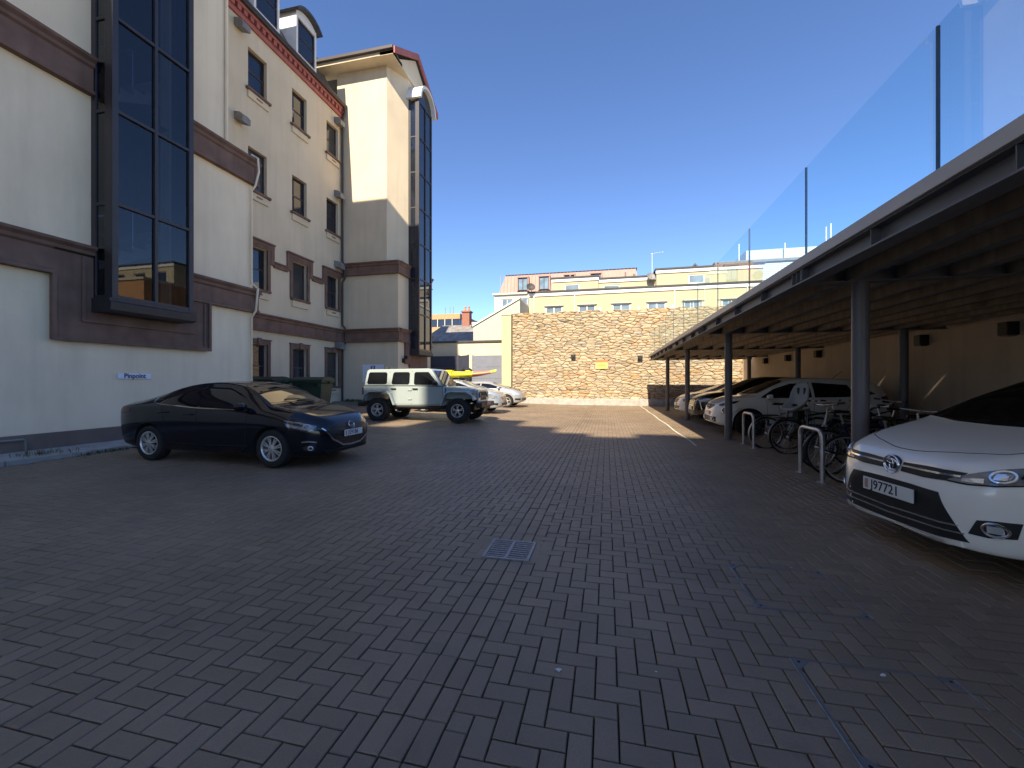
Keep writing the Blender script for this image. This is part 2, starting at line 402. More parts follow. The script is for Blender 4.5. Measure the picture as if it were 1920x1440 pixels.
# ------------------------------------------------------------------ ground and paving
g = MB(); g.add([(-600, -600, -0.35), (600, -600, -0.35), (600, 900, -0.35), (-600, 900, -0.35)], [(0, 1, 2, 3)])
tag(g.build('ground', 'ground_far'), kind='structure')

X0, X1, Y0, Y1 = -15.0, 7.75, -2.0, 26.5
bed = MB(); xs = [X0, -0.83, X1]; ys = [Y0, 5, 9, 12, 15, 19.5, Y1]
for i in range(2):
    for j in range(len(ys) - 1):
        bed.add([(xs[i], ys[j], gz(xs[i], ys[j]) - .016), (xs[i + 1], ys[j], gz(xs[i + 1], ys[j]) - .016),
                 (xs[i + 1], ys[j + 1], gz(xs[i + 1], ys[j + 1]) - .016), (xs[i], ys[j + 1], gz(xs[i], ys[j + 1]) - .016)], [(0, 1, 2, 3)])
paving = tag(bed.build('yard_paving', 'joint_sand'), kind='structure')

PIT = 0.1035
GX0, GX1 = -0.83 - 1.5 * PIT, -0.83 + 1.5 * PIT
tiles = []
def skip(x, y):
    if x < -9.95 and y < 11.4: return True
    if -1.03 < x < -0.63 and 3.345 < y < 3.755: return True
    return False
def herring(xa, xb, ya, yb, anchor, ph):
    i0, i1 = round((xa - anchor) / PIT), round((xb - anchor) / PIT); j0, j1 = int(ya / PIT), int(yb / PIT)
    for i in range(i0, i1):
        for j in range(j0, j1):
            c = (i - j + ph) % 4
            x, y = anchor + i * PIT, j * PIT
            if c == 0: tiles.append((x, y, 2 if i + 1 < i1 else 1, 1))
            elif c == 1 and i == i0: tiles.append((x, y, 1, 1))
            elif c == 3: tiles.append((x, y, 1, 2))
herring(GX1, X1, Y0 - .2, Y1 - .1, GX1, 1)
herring(X0 + .25, GX0, Y0 - .2, Y1 - .1, GX0, 2)
for j in range(int(Y0 / PIT / 2), int(Y1 / PIT / 2)):
    for i in range(3): tiles.append((GX0 + i * PIT, j * 2 * PIT + .03, 1, 2))
ca, sa = math.cos(R(YAW)), math.sin(R(YAW))
def proj(x, y, z):
    d = -x * sa + y * ca; xc = x * ca + y * sa
    if d < .3: return None
    return 960 + 776 * xc / d, 716 - 776 * (z - CAM_H) / d, d
cand = []; rest = []
for t in tiles:
    cx, cy = t[0] + t[2] * PIT / 2, t[1] + t[3] * PIT / 2
    if skip(cx, cy): continue
    p = proj(cx, cy, 0)
    if p and -20 < p[0] < 1940 and p[1] < 1460: cand.append((p[2], t))
    else: rest.append(t)
cand.sort(key=lambda q: q[0])
near = [c[1] for c in cand[:300]]; rest += [c[1] for c in cand[300:]]
def paver_geo(wn, hn):
    W, H = wn * PIT - .0065, hn * PIT - .0065; c = .004
    V = [(-W / 2, -H / 2, -.02), (W / 2, -H / 2, -.02), (W / 2, H / 2, -.02), (-W / 2, H / 2, -.02)]
    V += [(x, y, -c) for x, y, z in V[:4]]
    V += [(math.copysign(abs(x) - c, x), math.copysign(abs(y) - c, y), 0) for x, y, z in V[:4]]
    F = [(8, 9, 10, 11)]
    for a in (0, 4):
        for i in range(4): F.append((a + i, a + (i + 1) % 4, a + 4 + (i + 1) % 4, a + 4 + i))
    return V, F
pm = {}
for wn, hn in ((1, 1), (1, 2), (2, 1)):
    V, F = paver_geo(wn, hn); me = bpy.data.meshes.new('paver'); me.from_pydata(V, [], F); me.materials.append(M['paver']); pm[(wn, hn)] = me
def settle(cx, cy):
    s = math.exp(-((cx + .83) / .35) ** 2)
    return random.gauss(0, .0007 + .0012 * s), random.gauss(0, .004 + .01 * s), random.gauss(0, .004 + .01 * s), random.gauss(0, .004 + .008 * s)
for t in near:
    cx, cy = t[0] + t[2] * PIT / 2, t[1] + t[3] * PIT / 2
    o = bpy.data.objects.new('paver', pm[(t[2], t[3])]); COL.objects.link(o); o.parent = paving
    dz, rx, ry, rz = settle(cx, cy)
    o.location = (cx, cy, gz(cx, cy) + dz); o.rotation_euler = (rx, ry, rz)
AV = []; AF = []; AR = []
for t in rest:
    cx, cy = t[0] + t[2] * PIT / 2, t[1] + t[3] * PIT / 2
    V, F = paver_geo(t[2], t[3]); b = len(AV); z = gz(cx, cy); dz, rx, ry, rz = settle(cx, cy)
    if cy > 13: V = V[4:]; F = [(4, 5, 6, 7)] + [(i, (i + 1) % 4, 4 + (i + 1) % 4, 4 + i) for i in range(4)]
    AV += [(cx + x - rz * y, cy + y + rz * x, z + dz + q + rx * y - ry * x) for x, y, q in V]
    AF += [tuple(i + b for i in f) for f in F]; r = random.random(); AR += [r] * len(F)
me = bpy.data.meshes.new('paver_field'); me.from_pydata(AV, [], AF); me.materials.append(M['paver_far'])
at = me.attributes.new('rnd', 'FLOAT', 'FACE'); at.data.foreach_set('value', AR)
pf = bpy.data.objects.new('paver_field', me); COL.objects.link(pf); pf.parent = paving; pf['kind'] = 'stuff'

# raised pavement along the near wing, with kerb stones
sw = MB(); sw.box(-11.15, -10.17, -6, 11.3, -.05, .125)
pave = tag(sw.build('pavement', 'concrete', bevel=.01), kind='structure')
for k in range(19):
    y = -6 + k * .915
    kb = MB(); kb.box(-10.165, -10.04, y, y + .905, -.05, .12 + random.uniform(-.004, .004)); kb.build('kerb_stone', 'concrete', pave, bevel=.012)
bedm = MB(); bedm.box(-14.7, -11.4, 19.9, 20.79, 0, .40); bedm.box(-11.35, -10.2, 20.3, 25.2, 0, .34)
tag(bedm.build('planting_bed', 'ground_far'), kind='structure')

# painted bay line, and short bay marks on the left
ln = MB()
for k in range(20):
    y = 10.2 + k * .8; dx = .02 * math.sin(k * 1.3)
    dx2 = .02 * math.sin((k + 1) * 1.3)
    ln.add([(1.97 + dx, y, gz(2, y) + .006), (2.015 + dx, y, gz(2, y) + .006), (2.015 + dx2, y + .8, gz(2, y) + .006), (1.97 + dx2, y + .8, gz(2, y) + .006)], [(0, 1, 2, 3)])
tag(ln.build('painted_line', 'line_white'), kind='structure')

# drain grate in the gutter
gr = thing('drain_grate', 'square slotted steel drain grate set in the paver gutter', 'drain grate', (-0.83, 3.549, gz(-.83, 3.6) + .006))
b = MB(); b.box(-.2, .2, -.21, .21, -.16, -.15); b.build('pit', 'void', gr)
for q in ((-.34, -.207, -.24, -.02), (-.34, -.207, -.016, .22), (.207, .34, -.22, .02), (.207, .34, .024, .25)):
    b = MB(); b.box(*q, -.06, -.005); b.build('cut_paver', 'paver', gr)
b = MB()
b.box(-.203, -.178, -.203, .203, -.06, .004); b.box(.178, .203, -.203, .203, -.06, .004); b.box(-.178, .178, -.203, -.180, -.06, .004); b.box(-.178, .178, .180, .203, -.06, .004)
b.build('frame', 'cast_iron', gr, bevel=.002)
b = MB(); b.box(-.014, .014, -.18, .18, -.05, .003); b.build('spine', 'cast_iron', gr, bevel=.003)
for k in range(8):
    y = -.152 + k * .0434
    b = MB(); b.box(-.176, .176, y - .0085, y + .0085, -.03, .0015); b.build('bar', 'cast_iron', gr, bevel=.002)

# recessed inspection covers filled with pavers
def cover(x0, x1, y0, y1, label):
    t = thing('inspection_cover', label, 'manhole cover', ((x0 + x1) / 2, (y0 + y1) / 2, gz(1.3, 2)), 0, 'paver filled inspection covers')
    a, c = (x1 - x0) / 2, (y1 - y0) / 2
    for (q0, q1, r0, r1, n) in ((-a - .008, -a + .001, -c, c, 1), (-a + .004, -a + .011, -c, c, 0), (a - .008, a, -c, c, 1), (-a, a, -c - .006, -c, 0), (-a, a, c, c + .006, 0)):
        b = MB(); b.box(q0, q1, r0, r1, -.03, .0035); b.build('edge_strip', 'steel_edge' if n else 'steel_paint', t)
    for sx in (-1, 1):
        for sy in (-1, 1):
            b = MB(); b.prism([(sx * (a - .012), sy * c), (sx * (a - .085), sy * c), (sx * (a - .012), sy * (c - .085))], 'z', -.01, .003); b.build('corner_plate', 'steel_paint', t)
            b = MB(); b.lathe([(0, .0045), (.008, .0045), (.008, .002)], 10, 'z', (sx * (a - .03), sy * (c - .02), 0)); b.build('key_hole', 'void', t)
cover(.955, 1.61, 2.99, 3.64, 'smaller farther paver filled inspection cover with thin metal edges')
cover(.95, 1.67, 1.82, 2.47, 'nearer paver filled inspection cover at the lower right of the paving')

def litter(x, y, s, label, m='litter'):
    rr = random.Random(int(x * 100)); b = MB(); n = 9
    V = [(0, 0, .006 * s * 20)]; 
    for k in range(n):
        a = 2 * math.pi * k / n; r = s * rr.uniform(.45, 1.1); V.append((r * math.cos(a), r * .7 * math.sin(a), rr.uniform(.001, .3) * s))
    b.add(V, [(0, 1 + k, 1 + (k + 1) % n) for k in range(n)])
    o = b.build('litter', m); o.location = (x, y, gz(x, y) + .002); tag(o, label, 'litter', 'scraps of litter on the pavers')
def ground_px(px, py):
    d = 776 * CAM_H / (py - 716); xc = (px - 960) / 776 * d
    return -d * sa + xc * ca, d * ca + xc * sa
for (px, py, s, lb) in ((1047, 1258, .022, 'whitish splat of litter on the pavers in the foreground'), (1606, 1094, .012, 'small white scrap lying near the white people carrier'),
                        (1484, 1067, .012, 'thin pale scrap beside the farther inspection cover'), (1655, 1272, .02, 'pale crumb beside the nearer inspection cover'),
                        (400, 983, .014, 'tiny white scrap on the pavers left of the drain grate'), (1230, 1262, .008, 'tiny pale crumb right of the foreground splat')):
    x, y = ground_px(px, py); litter(x, y, s, lb)

# ------------------------------------------------------------------ office building on the left
office = thing('office_building', 'tall cream rendered office building with brown stone bands and glazed bays', 'building', (-13, 12, 0))
XW, XR = -11.15, -14.7          # wing face, recessed face
BY0, BY1 = 6.86, 8.67           # near bay
ZB = 3.36; ROW = 2.05
# near wing walls
b = MB()
facade(b, (XW, 0, 0), UY, UX, -8, 11.16, .44, 8.05, [(BY0 + .12, BY1 - .12, 3.3, 8.05)], .3)
facade(b, (XW, 0, 0), UY, UX, -8, 10.22, 8.05, 21.2, [(BY0 + .12, BY1 - .12, 8.05, 17.9)], .3)
b.add([(XW, 11.16, 0), (-20, 11.16, 0), (-20, 11.16, 8.3), (XW, 11.16, 8.3)], [(0, 1, 2, 3)])
b.add([(XW, 11.16, 8.3), (-20, 11.16, 8.3), (-20, 10.22, 8.5), (XW, 10.22, 8.5)], [(0, 1, 2, 3)])
b.add([(XW, 10.22, 8.3), (-20, 10.22, 8.3), (-20, 10.22, 21.2), (XW, 10.22, 21.2)], [(0, 1, 2, 3)])
b.add([(XW, -8, 0), (-20, -8, 0), (-20, -8, 21.2), (XW, -8, 21.2)], [(0, 1, 2, 3)])
b.add([(XW, -8, 21.2), (-20, -8, 21.2), (-20, 10.22, 21.2), (XW, 10.22, 21.2)], [(0, 1, 2, 3)])
b.build('wing_wall', 'render_lifted', office, world=True)
b = MB(); b.box(-11.2, XW + .05, -8, 11.2, .08, .44); b.build('plinth', 'plinth_stone', office, world=True, bevel=.01)

def band_prof(z0, z1, out=.11):
    return [(-.02, z0), (out + .05, z0), (out + .05, z0 + .07), (out, z0 + .10), (out, z1 - .24), (out + .05, z1 - .2), (out + .06, z1 - .13), (out + .13, z1 - .07), (out + .14, z1 - .015), (out * .5, z1 + .02), (-.02, z1 + .02)]
# lower band stepping down around the bay, then the plain upper band
b = MB(); O = (XW, 0, 0)
b.extr(O, UY, UX, band_prof(3.70, 4.45), -8, 6.16); b.extr(O, UY, UX, band_prof(3.70, 4.45), BY1 + .0, 11.22)
b.obox(O, UY, UX, 6.16, BY0 - .02, -.02, .11, 2.37, 4.21)
b.extr(O, UY, UX, [(.0, 4.21), (.16, 4.25), (.17, 4.32), (.24, 4.38), (.25, 4.435), (0, 4.47)], 6.16, BY0 - .02)
b.obox(O, UY, UX, BY0 - .02, 9.57, -.02, .108, 2.37, 3.12)
b.obox(O, UY, UX, BY1 + .0, 9.57, -.02, .107, 3.12, 3.74)
b.obox(O, UY, UX, 6.12, 9.6, .1, .165, 2.35, 2.42); b.obox(O, UY, UX, 6.12, 6.19, .1, .163, 2.42, 3.72); b.obox(O, UY, UX, 9.53, 9.6, .1, .163, 2.42, 3.72)
b.obox(O, UY, UX, 6.62, 6.68, .1, .15, 2.78, 4.2); b.obox(O, UY, UX, 6.68, 9.15, .1, .149, 2.78, 2.84); b.obox(O, UY, UX, 9.40, 9.44, .1, .14, 2.5, 3.66)
b.build('band_course', 'brown_stone', office, world=True)
b = MB(); b.extr(O, UY, UX, band_prof(7.80, 8.60), -8, BY0 - .02); b.extr(O, UY, UX, band_prof(7.80, 8.60), BY1 + .02, 11.22); b.build('band_course', 'brown_stone', office, world=True)
# the bands return round the corner of the wing
for z0, z1 in ((3.70, 4.45), (7.80, 8.60)):
    b = MB(); b.extr((0, 11.16, 0), NX, UY, band_prof(z0, z1), 11.02, 14.69); b.build('band_course', 'brown_stone', office, world=True)

def bay(Xw, Xf, y0, y1, z0, rows, glass, parent):
    root = empty('bay_window', (Xf, (y0 + y1) / 2, z0) - offset_of(parent) if False else Vector((Xf, (y0 + y1) / 2, z0)) - offset_of(parent), 0, parent)
    zt = z0 + rows * ROW
    fr = MB()
    ym = (y0 + y1) / 2
    for y, hw in ((y0 + .05, .06), (y1 - .05, .06), (ym, .035)):
        fr.box(Xf - .1, Xf + .02, y - hw, y + hw, z0 - .1, zt + .1)
    for yy in (y0, y1):
        s = 1 if yy == y0 else -1
        fr.box(Xw, Xw + .13, min(yy, yy + s * .07), max(yy, yy + s * .07), z0 - .1, zt + .1)
        fr.box(Xf - .22, Xf - .1, min(yy, yy + s * .065), max(yy, yy + s * .065), z0 - .1, zt + .1)
    fr.build('bay_post', 'frame_dark', root, world=True, bevel=.006)
    for k in range(rows + 1):
        z = z0 + k * ROW
        t = MB(); t.box(Xf - .07, Xf + .012, y0 + .11, ym - .035, z - .035, z + .035); t.box(Xf - .07, Xf + .012, ym + .035, y1 - .11, z - .035, z + .035)
        for yy in (y0, y1):
            s = 1 if yy == y0 else -1
            t.box(Xw + .13, Xf - .22, min(yy + s * .005, yy + s * .06), max(yy + s * .005, yy + s * .06), z - .035, z + .035)
        t.build('transom', 'frame_dark', root, world=True)
    for k in range(rows):
        za, zb = z0 + k * ROW + .03, z0 + (k + 1) * ROW - .03
        for (a, c) in ((y0 + .1, ym - .03), (ym + .03, y1 - .1)):
            p = MB(); p.box(Xf - .045, Xf - .035, a, c, za, zb); p.build('pane', glass, root, world=True)
        for yy in (y0, y1):
            s = 1 if yy == y0 else -1
            p = MB(); p.box(Xw + .12, Xf - .21, min(yy + s * .03, yy + s * .04), max(yy + s * .03, yy + s * .04), za, zb); p.build('side_pane', glass if yy == y0 else 'pane_dark', root, world=True)
    s = MB()
    s.extr((Xw, 0, 0), UY, UX, [(0, z0 - .34), (Xf - Xw - .05, z0 - .34), (Xf - Xw + .05, z0 - .30), (Xf - Xw + .07, z0 - .14), (Xf - Xw + .02, z0 - .10), (Xf - Xw + .02, z0 - .04), (0, z0 - .04)], y0 - .06, y1 + .06)
    s.build('bay_sill', 'frame_dark', root, world=True)
    # barrel hood on top
    r = (y1 - y0) / 2 + .05; n = 16
    h = MB(); ring = []
    for (rr0, rr1, xa, xb) in ((r - .02, r + .13, Xw - .3, Xf + .22),):
        pts = [(ym + rr1 * math.cos(math.pi * i / n), zt + .1 + rr1 * math.sin(math.pi * i / n)) for i in range(n + 1)] + \
              [(ym + rr0 * math.cos(math.pi * i / n), zt + .1 + rr0 * math.sin(math.pi * i / n)) for i in range(n, -1, -1)]
        V = [(xa, p[0], p[1]) for p in pts] + [(xb, p[0], p[1]) for p in pts]; m_ = len(pts); F = [(i, (i + 1) % m_, m_ + (i + 1) % m_, m_ + i) for i in range(m_)]
        F += [(i, i + 1, m_ - 2 - i, m_ - 1 - i) for i in range(n)] + [(m_ + i, m_ + i + 1, 2 * m_ - 2 - i, 2 * m_ - 1 - i) for i in range(n)]
        h.add(V, F)
    h.build('hood', 'white_paint', root, world=True)
    gl = MB(); gl.prism([(ym + r * math.cos(math.pi * i / n), zt + .1 + r * math.sin(math.pi * i / n)) for i in range(n + 1)], 'x', Xf - .05, Xf - .03); gl.build('fanlight', 'pane_dark', root, world=True)
    return root
bay(XW, -10.53, BY0, BY1, ZB, 7, 'bay_glass', office)

# stairwell seen through the near bay
st = MB(); xa, xb, ya, yb = -14.2, XW - .02, BY0 - 1.5, BY1 + 1.2
st.add([(xa, ya, 3.2), (xa, yb, 3.2), (xa, yb, 18), (xa, ya, 18)], [(0, 1, 2, 3)]); st.add([(xa, ya, 3.2), (xb, ya, 3.2), (xb, ya, 18), (xa, ya, 18)], [(0, 1, 2, 3)])
st.add([(xa, yb, 3.2), (xb, yb, 3.2), (xb, yb, 18), (xa, yb, 18)], [(0, 1, 2, 3)]); st.add([(xa, ya, 3.25), (xb, ya, 3.25), (xb, yb, 3.25), (xa, yb, 3.25)], [(0, 1, 2, 3)])
st.add([(xa, ya, 18), (xb, ya, 18), (xb, yb, 18), (xa, yb, 18)], [(0, 1, 2, 3)])
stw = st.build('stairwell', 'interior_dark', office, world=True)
for k in range(4):
    z = 3.3 + 4.1 * k
    fl = MB()
    n = 11; poly = []
    for i in range(n): poly += [(ya + .5 + i * .3, z + .2 + i * .185), (ya + .5 + (i + 1) * .3, z + .2 + i * .185)]
    poly += [(ya + .5 + n * .3, z + n * .185), (ya + .5 + n * .3, z + n * .185 - .25), (ya + .5, z)]
    fl.prism(poly, 'x', -12.0, -11.95); fl.build('stair_flight', 'interior_wall', stw, world=True)
    ld = MB(); ld.box(-14.1, -11.9, yb - 1.1, yb - .02, z + 2.0, z + 2.25); ld.build('landing', 'interior_wall', stw, world=True)
    rl = MB(); rl.tube([(-11.9, ya + .5, z + 1.15), (-11.9, ya + 3.8, z + 3.2)], .025, 6)
    for i in range(5): rl.tube([(-11.9, ya + .6 + i * .75, z + .2 + i * .46), (-11.9, ya + .6 + i * .75, z + 1.2 + i * .46)], .015, 6)
    rl.build('handrail', 'chrome', stw, world=True)

# recessed wall with four rows of sash windows
WY = [(14.48, 15.47), (16.98, 17.97), (19.48, 20.47)]
WZ = [(1.25, 3.10), (5.5, 7.28), (9.65, 11.43), (13.86, 15.6)]
holes = [(a, c, z0, z1) for (a, c) in WY for (z0, z1) in WZ]
b = MB(); facade(b, (XR, 0, 0), UY, UX, 10, 20.8, 0, 17.0, holes, .2); b.build('recessed_wall', 'render_cream', office, world=True)
for r, (z0, z1) in enumerate(WZ):
    for ci, (a, c) in enumerate(WY):
        wn = window(office, (XR, 0, 0), UY, UX, a, c, z0, z1, .16, .06, bars=(.5,), mg='pane_grey' if (ci + r) % 3 == 2 else 'pane_dark')
        s = MB(); s.obox((XR, 0, 0), UY, UX, a - .13, c + .13, -.02, .14, z0 - .10, z0 - .0); s.build('sill', 'brown_stone', wn, world=True, bevel=.008)
        s = MB(); s.obox((XR, 0, 0), UY, UX, a - .03, c + .03, -.02, .06, z0 - .36, z0 - .1); s.obox((XR, 0, 0), UY, UX, a - .05, c + .05, -.02, .08, z0 - .40, z0 - .36); s.build('apron', 'render_cream', wn, world=True)
        if ci != 1: 
            s = MB(); s.obox((XR, 0, 0), UY, UX, a + .38, c - .3, .058, .066, z0 - .26, z0 - .2); s.build('vent_grille', 'brown_stone', wn, world=True)
        if r < 2:
            s = MB(); O = (XR, 0, 0)
            s.obox(O, UY, UX, a - .16, a, -.02, .06, z0, z1 + .02); s.obox(O, UY, UX, c, c + .16, -.02, .06, z0, z1 + .02)
            s.obox(O, UY, UX, a - .16, c + .16, -.02, .07, z1 + .02, z1 + .2)
            if r == 0: s.obox(O, UY, UX, (a + c) / 2 - .09, (a + c) / 2 + .09, .06, .13, z1 + .0, z1 + .28); s.obox(O, UY, UX, a - .2, c + .2, .0, .1, z1 + .2, z1 + .24)
            s.build('surround', 'brown_stone', wn, world=True)
# stepped string course over the second row, first floor band, eaves
b = MB(); O = (XR, 0, 0); zl, zh = 6.72, 7.62
for (a, c) in WY:
    e = min(c + .36, 20.79)
    b.obox(O, UY, UX, a - .36, e, -.02, .09, zh - .22, zh); b.obox(O, UY, UX, a - .38, e, .0, .15, zh - .05, zh + .02)
    b.obox(O, UY, UX, a - .36, a - .16, -.02, .085, zl, zh - .22)
    if c < 20: b.obox(O, UY, UX, c + .16, e, -.02, .085, zl, zh - .22)
for y0, y1 in ((10.5, 14.12), (15.83, 16.62), (18.33, 19.12)):
    b.obox(O, UY, UX, y0, y1, -.02, .088, zl - .08, zl + .16); b.obox(O, UY, UX, y0, y1, .0, .14, zl + .12, zl + .18)
b.build('stepped_course', 'brown_stone', office, world=True)
b = MB(); b.extr(O, UY, UX, band_prof(3.70, 4.45), 11.3, 20.79); b.build('band_course', 'brown_stone', office, world=True)
b = MB(); b.obox(O, UY, UX, 10.2, 20.79, -.02, .10, 16.42, 16.62); b.obox(O, UY, UX, 10.2, 20.79, -.02, .22, 16.80, 16.92); b.build('cornice', 'red_trim', office, world=True)
for k in range(34):
    y = 10.4 + k * .31
    d_ = MB(); d_.obox(O, UY, UX, y, y + .17, .0, .19, 16.60, 16.82); d_.build('dentil', 'red_trim', office, world=True)
b = MB(); b.obox(O, UY, UX, 10.2, 20.79, -.1, .36, 16.92, 17.0); b.obox(O, UY, UX, 10.2, 20.79, .24, .38, 17.0, 17.12); b.build('gutter', 'window_brown', office, world=True, bevel=.02)
b = MB(); b.add([(XR + .1, 10.2, 17.0), (XR + .1, 20.8, 17.0), (XR - 2.3, 20.8, 21), (XR - 2.3, 10.2, 21)], [(0, 1, 2, 3)]); b.add([(XR - 2.3, 10.2, 21), (XR - 2.3, 26, 21), (-24, 26, 21), (-24, 10.2, 21)], [(0, 1, 2, 3)]); b.build('mansard_roof', 'slate', office, world=True)
def dormer(yc):
    root = empty('dormer', Vector((XR - .2, yc, 17.4)) - offset_of(office), 0, office)
    hw = .72; x0, x1 = XR - 2.4, XR - .15
    b = MB(); b.box(x0, x1, yc - hw, yc - hw + .12, 17.2, 19.75); b.box(x0, x1, yc + hw - .12, yc + hw, 17.2, 19.75); b.box(x1 - .1, x1 - .002, yc - hw + .12, yc + hw - .12, 17.2, 17.75); b.box(x1 - .1, x1 - .002, yc - hw + .12, yc + hw - .12, 19.5, 19.75)
    n = 10; rr = 1.05; zc = 19.72 - math.sqrt(rr * rr - hw * hw) + .02
    a0 = math.acos(hw / rr)
    arc = [(yc + rr * math.cos(a0 + (math.pi - 2 * a0) * i / n), zc + rr * math.sin(a0 + (math.pi - 2 * a0) * i / n)) for i in range(n + 1)]
    b.prism(arc, 'x', x1 - .1, x1 - .02)
    b.build('dormer_cheek', 'white_paint', root, world=True)
    def arcs(r_): 
        return [(yc + r_ * math.cos(a0 * .8 + (math.pi - 1.6 * a0) * i / n), zc + r_ * math.sin(a0 * .8 + (math.pi - 1.6 * a0) * i / n)) for i in range(n + 1)]
    h = MB(); o_, i_ = arcs(rr + .13), arcs(rr + .02)
    pts = o_ + i_[::-1]; m_ = len(pts); V = [(x0, *p) for p in pts] + [(x1 + .25, *p) for p in pts]
    F = [(i, (i + 1) % m_, m_ + (i + 1) % m_, m_ + i) for i in range(m_)] + [(m_ + i, m_ + i + 1, 2 * m_ - 2 - i, 2 * m_ - 1 - i) for i in range(n)]
    h.add(V, F); h.build('dormer_roof', 'slate', root, world=True)
    window(root, (x1, 0, 0), UY, UX, yc - .58, yc + .58, 17.8, 19.45, .03, .05, bars=(.5,), name='dormer_window')
for yc in (13.2, 15.65, 18.15): dormer(yc)

# extract hoods on the recessed wall
for (y, z) in ((14.0, 12.25), (14.0, 16.05), (20.3, 15.95), (20.3, 11.9), (20.3, 8.0), (20.35, 3.55)):
    v = MB(); v.extr((XR, 0, 0), UY, UX, [(0, z - .12), (.42, z - .26), (.42, z - .02), (.3, z + .12), (0, z + .2)], y - .2, y + .2); v.build('vent_hood', 'lead_grey', office, world=True)

# far pavilion: lower body square, upper body with one cut corner
PY0, PY1 = 20.8, 25.1; XP = -11.2
b = MB()
b.add([(XR - .3, PY0, 0), (XP, PY0, 0), (XP, PY0, 8.1), (XR - .3, PY0, 8.1)], [(0, 1, 2, 3)])
facade(b, (XP, 0, 0), UY, UX, PY0, PY1, 0, 8.1, [(22.1, 23.8, 3.3, 8.1)], .3)
cx, cy = -11.88, 22.02
b.add([(XR - .3, PY0, 8.1), (cx, PY0, 8.1), (cx, PY0, 19.2), (XR - .3, PY0, 19.2)], [(0, 1, 2, 3)])
b.add([(cx, PY0, 8.1), (XP, cy, 8.1), (XP, cy, 19.2), (cx, PY0, 19.2)], [(0, 1, 2, 3)])
facade(b, (XP, 0, 0), UY, UX, cy, PY1, 8.1, 19.2, [(22.12, 23.8, 8.1, 18.6)], .3)
b.add([(XP, 22.94 - 2.2, 19.2), (XP, 22.94 + 2.2, 19.2), (XP, 22.94, 20.75)], [(0, 1, 2)])
b.add([(XP, PY1, 0), (-18, PY1, 0), (-18, PY1, 19.2), (XP, PY1, 19.2)], [(0, 1, 2, 3)])
b.add([(XR - .3, PY0, 8.1), (XP, PY0, 8.1), (XP, cy, 8.12), (cx, PY0, 8.12)], [(0, 1, 2, 3)])
b.build('pavilion_wall', 'render_cream', office, world=True)
for z0, z1 in ((3.70, 4.45), (7.45, 8.15)):
    b = MB(); b.extr((0, PY0, 0), UX, NY, band_prof(z0, z1), XR + .15, XP + .12)
    b.extr((XP, 0, 0), UY, UX, band_prof(z0, z1), PY0 - .0, 22.0); b.build('band_course', 'brown_stone', office, world=True)
    b = MB(); b.extr((XP, 0, 0), UY, UX, band_prof(z0, z1), 23.9, PY1); b.build('band_course', 'brown_stone', office, world=True)
b = MB()
b.obox((XP, 0, 0), UY, UX, 21.5, 22.02, -.02, .108, 2.5, 3.7); b.obox((XP, 0, 0), UY, UX, 22.02, 24.3, -.02, .106, 2.3, 3.1); b.obox((XP, 0, 0), UY, UX, 23.86, 24.4, -.02, .104, 2.3, 3.7)
b.build('band_course', 'brown_stone', office, world=True)
bay(XP, XP + .64, 22.04, 23.84, ZB, 7, 'pane_dark', office)
# pavilion roof with a red-trimmed gable to the yard
b = MB(); yr, zr, ze = 22.94, 21.0, 19.25; e0, e1 = PY0 - .75, 25.85; xo = XP + .14
def slab(ya_, za_, yb_, zb_, t):
    b.add([(-18, ya_, za_), (xo, ya_, za_), (xo, yb_, zb_), (-18, yb_, zb_), (-18, ya_, za_ + t), (xo, ya_, za_ + t), (xo, yb_, zb_ + t), (-18, yb_, zb_ + t)],
          [(0, 1, 2, 3), (4, 5, 6, 7), (0, 1, 5, 4), (1, 2, 6, 5), (2, 3, 7, 6), (3, 0, 4, 7)])
slab(e0, ze, yr, zr, .12); slab(yr, zr, e1, ze, .12); b.build('pavilion_roof', 'slate', office, world=True)
b = MB(); b.box(-18, xo - .05, e0 + .02, PY0 + .3, 19.0, 19.2); b.box(cx, xo - .05, e0 + .02, e1 - .02, 18.98, 19.18); b.build('soffit', 'render_cream', office, world=True)
b = MB(); b.box(-18, xo, e0 - .14, e0 + .0, 19.18, 19.36); b.build('gutter', 'window_brown', office, world=True, bevel=.02)
b = MB(); b.add([(xo, e0, 19.0), (xo, e0, 19.36), (xo, yr, 21.12), (xo, yr, 20.76), (xo + .08, e0, 19.0), (xo + .08, e0, 19.36), (xo + .08, yr, 21.12), (xo + .08, yr, 20.76)], [(0, 1, 2, 3), (4, 5, 6, 7), (0, 1, 5, 4), (1, 2, 6, 5), (2, 3, 7, 6), (3, 0, 4, 7)])
b.add([(xo, e1, 19.0), (xo, e1, 19.36), (xo, yr, 21.12), (xo, yr, 20.76), (xo + .08, e1, 19.0), (xo + .08, e1, 19.36), (xo + .08, yr, 21.12), (xo + .08, yr, 20.76)], [(0, 1, 2, 3), (4, 5, 6, 7), (0, 1, 5, 4), (1, 2, 6, 5), (2, 3, 7, 6), (3, 0, 4, 7)])
b.build('barge_board', 'red_trim', office, world=True)

